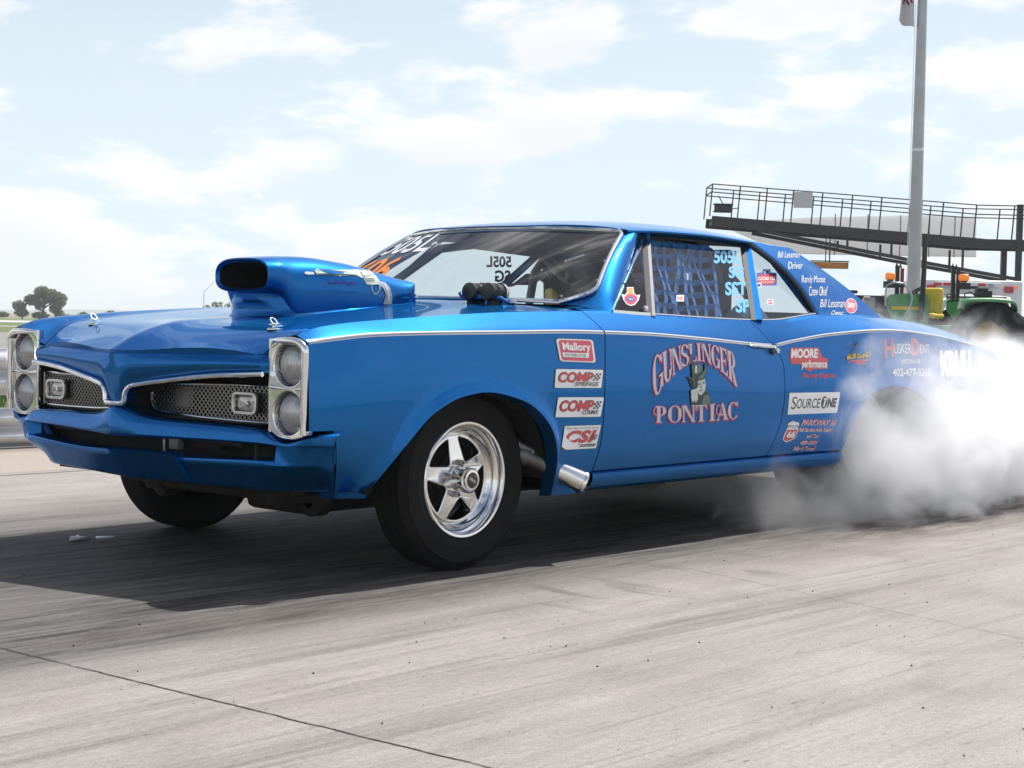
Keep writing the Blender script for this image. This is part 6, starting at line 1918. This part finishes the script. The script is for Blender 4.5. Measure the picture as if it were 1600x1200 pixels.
M.bbox((.17, .04, 1.46), (.13, .46, .50), YEL, .06, ST @ Matrix.Rotation(R(8), 3, 'Y'), 3); M.bbox((.10, -.06, 1.19), (.42, .46, .10), YEL, .045, ST, seg=3)
for k in (-.12, -.04, .04, .12): M.bbox(tuple(Vector((.17, .04, 1.46)) + ST @ Vector((-.062, k, 0))), (.02, .05, .38), YEL, .009, ST @ Matrix.Rotation(R(8), 3, 'Y'))
M.bbox((.1, 0, 1.08), (.3, .3, .12), BLACK, .02); M.build('seat', TR)
for s in (-1, 1):
    M = MB()
    pr = [(.53, 1.32), (.56, 1.47), (.66, 1.505), (1.05, 1.52), (1.36, 1.50), (1.47, 1.44), (1.50, 1.30)]
    P = [[(a, s * .42, z), (a, s * .46, z + .015), (a, s * .80, z + .015), (a, s * .84, z - .01), (a, s * .84, z - .06)] for a, z in dense(pr, 4)]
    M.grid(P, GRN)
    M.prism([(.55, 1.32), (.58, 1.46), (1.05, 1.50), (1.42, 1.44), (1.48, 1.30), (1.2, 1.1), (.7, 1.1)], lambda a, z, d: (a, s * .43 + d, z), -.01, .01, GRN)
    f_ = M.build('fender', TR, angle=40)
    M = MB(); M.tube([(.62, s * .6, 1.52), (.60, s * .6, 1.60), (.70, s * .6, 1.63), (.80, s * .6, 1.57)], .014, BLACK, n=6); M.build('hand_grip', f_)
M = MB(); M.bbox((.93, -.62, 1.60), (.28, .22, .12), BLACK, .02); M.bbox((.90, -.62, 1.68), (.20, .2, .05), BLACK, .015); M.build('control_box', TR)
for a, s in ((-.34, .55), (.68, .48)):
    M = MB(); M.box((a, s, 1.6), (.07, .07, 1.02), BLACK); M.prism([(a - .05, 2.08), (a + .02, 2.08), (a - .02, 2.18)], lambda x, z, d: (x, s + d, z), -.03, .0, BLACK); M.prism([(a + .03, 2.08), (a + .09, 2.08), (a + .05, 2.17)], lambda x, z, d: (x, s + d, z), .0, .03, BLACK)
    M.box((a + .09, s, 1.62), (.06, .05, .90), REDP if a < 0 else BLACK)
    p_ = M.build('roll_bar', TR, smooth=False)
for a, s, in ((-.515, .40), (.83, .35)):
    M = MB(); M.bbox((a + .01, s, 1.915), (.18, .14, .13), AMB, .03, seg=3); M.bbox((a + .01, s, 1.84), (.11, .1, .03), BLACK, .01); M.box((a + .01, s, 1.76), (.23, .12, .12), BLACK); M.box((a + .15, s + .08, 1.74), (.3, .04, .05), BLACK); M.build('beacon', TR)
for a, r_, w_, s in ((1.06, .72, .36, -1), (1.06, .72, .36, 1), (-.62, .40, .22, -1), (-.62, .40, .22, 1)):
    Wh = part_empty('wheel', TR, (a, s * (.64 if a > 0 else .52), r_ + .0))
    M = MB(); M.lathe([(r_ * .55, -w_ / 2), (r_ * .8, -w_ * .53), (r_ * .95, -w_ / 2), (r_, -w_ * .4), (r_, w_ * .4), (r_ * .95, w_ / 2), (r_ * .8, w_ * .53), (r_ * .55, w_ / 2)], (0, 0, 0), (0, 1, 0), RUBBER, n=40)
    for k in range(20):
        t = 2 * math.pi * k / 20
        for d in (-1, 1): M.bar((r_ * math.cos(t), d * w_ * .42, r_ * math.sin(t)), (r_ * math.cos(t + .16), 0, r_ * math.sin(t + .16)), .04, .05, RUBBER, up=(math.cos(t), 0, math.sin(t)))
    M.build('tyre', Wh)
    M = MB(); M.lathe([(r_ * .56, -w_ * .45), (r_ * .53, -w_ * .3), (r_ * .3, -w_ * .12), (.08, -w_ * .2), (.0005, -w_ * .2)], (0, 0, 0), (0, -s * -1, 0), YEL, n=32); M.lathe([(r_ * .56, w_ * .45), (r_ * .53, w_ * .3), (r_ * .3, w_ * .12), (.08, w_ * .2), (.0005, w_ * .2)], (0, 0, 0), (0, 1, 0), YEL, n=32); M.build('rim', Wh)
# black implement box in front of the tractor
IB = thing('implement_box', 'black steel box with a pale bent handle standing in front of the tractor', 'box', (23.146, 9.400, -.012), rz=math.atan2(-.7507, .66065))
M = MB(); M.bbox((-1.02, 0, 1.28), (.58, .5, .52), BLACK, .02); M.box((-1.02, -.05, .6), (.5, .4, 1.2), BLACK); M.bbox((-1.02, -.26, 1.40), (.20, .03, .2), GRYV, .01); M.bbox((-1.28, -.1, 1.60), (.14, .12, .06), BLACK, .02); M.build('box', IB)
M = MB(); M.tube([(-1.02, -.30, 1.50), (-1.12, -.30, 1.505), (-1.15, -.30, 1.46), (-1.08, -.30, 1.30), (-1.05, -.30, 1.20), (-.85, -.30, 1.20), (-.75, -.30, 1.12)], .018, mat('pale handle', (.6, .58, .5), .4), n=8); M.build('handle', IB)

# ---------------------------------------------------------------- ambulance, nose towards the camera
kA = 46 / 55
Ao = Vector((-4.3175, -4.8461, 0)) + (Vector((46.882, 20.309, 0)) - Vector((-4.3175, -4.8461, 0))) * kA
AM = thing('ambulance', 'white box-bodied ambulance with red and white roof lights parked behind the tractor', 'ambulance', (Ao.x, Ao.y, -.012), rz=math.atan2(-.7507, .66065))
WHT = mat('ambulance white', (.66, .67, .68), .35, 0, .4); REDL = mat('red lamp', (.45, .012, .02), .25, 0, .5)
az = lambda z: .8957 + (z - .8957) * kA
def ap(a, z, d=0.0): return (a * kA, d, az(z))
M = MB()
x0, x1 = -1.31 * kA, 2.07 * kA; zt = az(2.66)
M.bbox(((x0 + x1) / 2, 2.2, (zt + .55) / 2), (x1 - x0, 4.4, zt - .55), WHT, .05, seg=3)
M.build('box_body', AM)
xm = (x0 + x1) / 2
M = MB()
P = []
for i in range(9):
    a = -1 + i / 4
    P.append([(xm + a * .95, -.02, 2.0 - .05 * a * a), (xm + a * .93, -.35, 1.97 - .06 * a * a), (xm + a * .98, -1.0, 1.25), (xm + a * .98, -1.75, 1.14 - .05 * a * a), (xm + a * .96, -1.95, 1.0), (xm + a * .96, -1.98, .55)])
M.grid(P, WHT)
for s in (-1, 1): M.prism([(-.02, 1.95), (-.35, 1.91), (-1.0, 1.25), (-1.75, 1.09), (-1.95, .98), (-1.98, .55), (-.02, .55)], lambda y, z, d: (xm + s * (.95 + d), y, z), -.01, .01, WHT)
M.build('cab', AM)
M = MB(); M.grid([[(xm + a * .84, -.40, 1.88), (xm + a * .90, -.97, 1.30)] for a in (-1, -.5, 0, .5, 1)], mat('dark cab glass', (.02, .025, .03), .08))
w_ = M.build('windscreen', AM); w_.location = (0, -.02, .03)
M = MB()
M.bbox(ap(.20, 2.50, -.12), (2.16 * kA, .20, .12), mat('clear light bar', (.62, .60, .60), .25, 0, .5), .03)
for a in (-.53, .62, -.85): M.bbox(ap(a, 2.505, -.22), (.22, .06, .09), REDL, .02)
for a in (-.25, .92): M.bbox(ap(a, 2.505, -.22), (.16, .06, .09), mat('blue grey lamp', (.25, .32, .45), .3), .02)
M.build('light_bar', AM)
M = MB(); M.bbox(ap(1.595, 2.365, -.04), (.30 * kA, .08, .22 * kA), REDL, .03); M.build('corner_lamp', AM)
M = MB(); M.bbox(ap(-1.0, 2.365, -.04), (.30 * kA, .08, .22 * kA), REDL, .03); M.build('corner_lamp', AM)
M = MB(); M.bbox(ap(1.83, 2.445, -.03), (.13 * kA, .06, .05), AMB, .01); M.build('marker_lamp', AM)
for s in (-1, 1):
    M = MB(); M.bbox((xm + s * 1.30, -.75, az(1.26)), (.22, .06, .36), mat('chrome', (0,) * 3), .02); M.tube([(xm + s * .98, -.7, az(1.2)), (xm + s * 1.25, -.72, az(1.2))], .02, BLACK, n=6); M.build('mirror', AM)
for c_, s_ in (((xm, -1.985, .88), (1.8, .02, .16)), ((x1 - .22, -.008, .84), (.40, .02, .28)), ((x0 + .22, -.008, .84), (.40, .02, .28))):
    M = MB(); M.box(c_, s_, REDL); M.build('red_stripe', AM, smooth=False)
for s in (-1, 1):
    for y in (-1.25, 3.0):
        Wh = part_empty('wheel', AM, (xm + s * .92, y, .38)); M = MB(); M.lathe([(.22, -.12), (.34, -.12), (.38, -.08), (.38, .08), (.34, .12), (.22, .12)], (0, 0, 0), (1, 0, 0), RUBBER, n=28); M.build('tyre', Wh); M = MB(); M.lathe([(.22, .1 * s), (.1, .06 * s), (.0005, .08 * s)], (0, 0, 0), (1, 0, 0), STEEL, n=24); M.build('rim', Wh)

# ---------------------------------------------------------------- bits on the track
def scrap(label, loc, pts, m, grp):
    M = MB(); M.prism(pts, lambda a, b, d: (a, b, d + .012 * abs(math.sin(a * 60))), 0, .006, m)
    o = M.build('debris', smooth=False); o.location = loc; tag(o, label, 'debris', grp); return o
scrap('bent grey metal scrap lying on the dark rubber in front of the car', (-.60, .68, .003), [(-.05, -.01), (-.01, -.02), (.04, -.012), (.05, .0), (.012, .012), (.02, .04), (.0, .03), (-.03, .01)], GALV, 'litter on the strip')
scrap('flat pale strip of litter lying beside the bent metal scrap', (-.52, .62, .003), [(-.04, -.01), (.04, -.008), (.045, .008), (-.035, .012)], WHITEV, 'litter on the strip')
def crumbs():
    V = []; F = []
    for i in range(330):
        x = random.uniform(-3.2, 3.5); y = random.uniform(-3.6, -1.05) if i < 240 else random.uniform(-1, 2.8)
        r_ = random.choice((.0015, .002, .002, .003, .004)); k = len(V)
        for a in range(5):
            t = a * 1.2566 + random.random() * .5; V.append((x + r_ * math.cos(t) * random.uniform(.7, 1.5), y + r_ * math.sin(t) * random.uniform(.6, 1.2), .0005))
        V.append((x, y, r_ * 1.1))
        F += [(k + a, k + (a + 1) % 5, k + 5) for a in range(5)]
    M = MB(); M.add(V, F, RUBBER); o = M.build('rubber_crumbs', smooth=False); tag(o, 'dark crumbs of tyre rubber scattered over the concrete', 'rubber crumbs', kind='stuff')
crumbs()
# ================================================================== tyre smoke
def smoke():
    x0, x1, y0, y1, z0, z1 = 1.1, 8.2, -2.3, 2.4, .004, 1.45
    M = MB(); M.box(((x0 + x1) / 2, (y0 + y1) / 2, (z0 + z1) / 2), (x1 - x0, y1 - y0, z1 - z0), None)
    m = bpy.data.materials.new('tyre smoke'); m.use_nodes = True
    nt = m.node_tree; nt.nodes.clear(); N = nt.nodes.new; L = nt.links.new
    out = N('ShaderNodeOutputMaterial'); pv = N('ShaderNodeVolumePrincipled')
    pv.inputs['Color'].default_value = (.985, .988, .992, 1)
    pv.inputs['Anisotropy'].default_value = .25
    L(pv.outputs[0], out.inputs['Volume'])
    tc = N('ShaderNodeTexCoord')
    def mth(op, a, b=None, c=None, clamp=False):
        q = N('ShaderNodeMath'); q.operation = op; q.use_clamp = clamp
        for i, v in enumerate((a, b, c)):
            if v is None: continue
            if isinstance(v, (int, float)): q.inputs[i].default_value = v
            else: L(v, q.inputs[i])
        return q.outputs[0]
    n0 = N('ShaderNodeTexNoise'); n0.inputs['Scale'].default_value = 1.9; n0.inputs['Detail'].default_value = 3
    L(tc.outputs['Object'], n0.inputs['Vector'])
    sub = N('ShaderNodeVectorMath'); sub.operation = 'SUBTRACT'; L(n0.outputs['Color'], sub.inputs[0]); sub.inputs[1].default_value = (.5, .5, .5)
    scl = N('ShaderNodeVectorMath'); scl.operation = 'SCALE'; L(sub.outputs[0], scl.inputs[0]); scl.inputs['Scale'].default_value = .75
    add = N('ShaderNodeVectorMath'); add.operation = 'ADD'; L(tc.outputs['Object'], add.inputs[0]); L(scl.outputs[0], add.inputs[1])
    n1 = N('ShaderNodeTexNoise'); n1.inputs['Scale'].default_value = 4.6; n1.inputs['Detail'].default_value = 6; n1.inputs['Roughness'].default_value = .60; n1.inputs['Distortion'].default_value = 1.1
    L(tc.outputs['Object'], n1.inputs['Vector'])
    nf = mth('SUBTRACT', n1.outputs['Fac'], .5)
    total = None
    for c, r, dens, k in BLOBS:
        mp = N('ShaderNodeMapping'); mp.vector_type = 'TEXTURE'
        mp.inputs['Location'].default_value = c; mp.inputs['Scale'].default_value = r
        L(add.outputs[0], mp.inputs['Vector'])
        ln = N('ShaderNodeVectorMath'); ln.operation = 'LENGTH'; L(mp.outputs[0], ln.inputs[0])
        f = mth('SUBTRACT', 1.0, ln.outputs['Value'])
        f = mth('ADD', f, mth('MULTIPLY', nf, k))
        mr = N('ShaderNodeMapRange'); mr.interpolation_type = 'SMOOTHSTEP'
        mr.inputs['From Min'].default_value = 0; mr.inputs['From Max'].default_value = .55; mr.inputs['To Max'].default_value = dens
        L(f, mr.inputs['Value'])
        total = mr.outputs[0] if total is None else mth('ADD', total, mr.outputs[0])
    L(total, pv.inputs['Density'])
    M.mats = [m]
    o = M.build('tyre_smoke', smooth=False)
    tag(o, 'white tyre smoke billowing round the spinning rear wheel of the blue car', 'smoke', kind='stuff')
BLOBS = [((2.85, -1.02, .28), (.64, .36, .42), 4.4, 1.5),
         ((3.75, -.92, .32), (1.0, .5, .46), 4.8, 1.6),
         ((4.9, -.6, .32), (1.35, 1.1, .48), 4.6, 1.6),
         ((6.4, -.1, .32), (1.9, 1.7, .48), 3.8, 1.6),
         ((2.3, -.85, .05), (.80, .4, .19), .9, 1.8),
         ((3.0, -1.06, .70), (.80, .16, .26), 1.3, 2.0),
         ((3.95, -1.0, .62), (.8, .28, .24), 1.4, 1.9),
         ((4.9, .0, .78), (1.0, .6, .20), 1.0, 2.0),
         ((2.6, .0, .12), (.6, .8, .20), .7, 1.6)]
smoke()

# ================================================================== the hazy summer air
def haze():
    M = MB(); M.box((200, 200, 6.5), (8200, 8200, 15.2), None)
    m = bpy.data.materials.new('hazy air'); m.use_nodes = True
    nt = m.node_tree; nt.nodes.clear()
    o = nt.nodes.new('ShaderNodeOutputMaterial'); v = nt.nodes.new('ShaderNodeVolumePrincipled')
    v.inputs['Color'].default_value = (.88, .93, 1, 1); v.inputs['Density'].default_value = .0005; v.inputs['Anisotropy'].default_value = 0
    nt.links.new(v.outputs[0], o.inputs['Volume'])
    M.mats = [m]
    h = M.build('haze', smooth=False); tag(h, 'pale summer haze over the far fields', 'haze', kind='stuff')
haze()
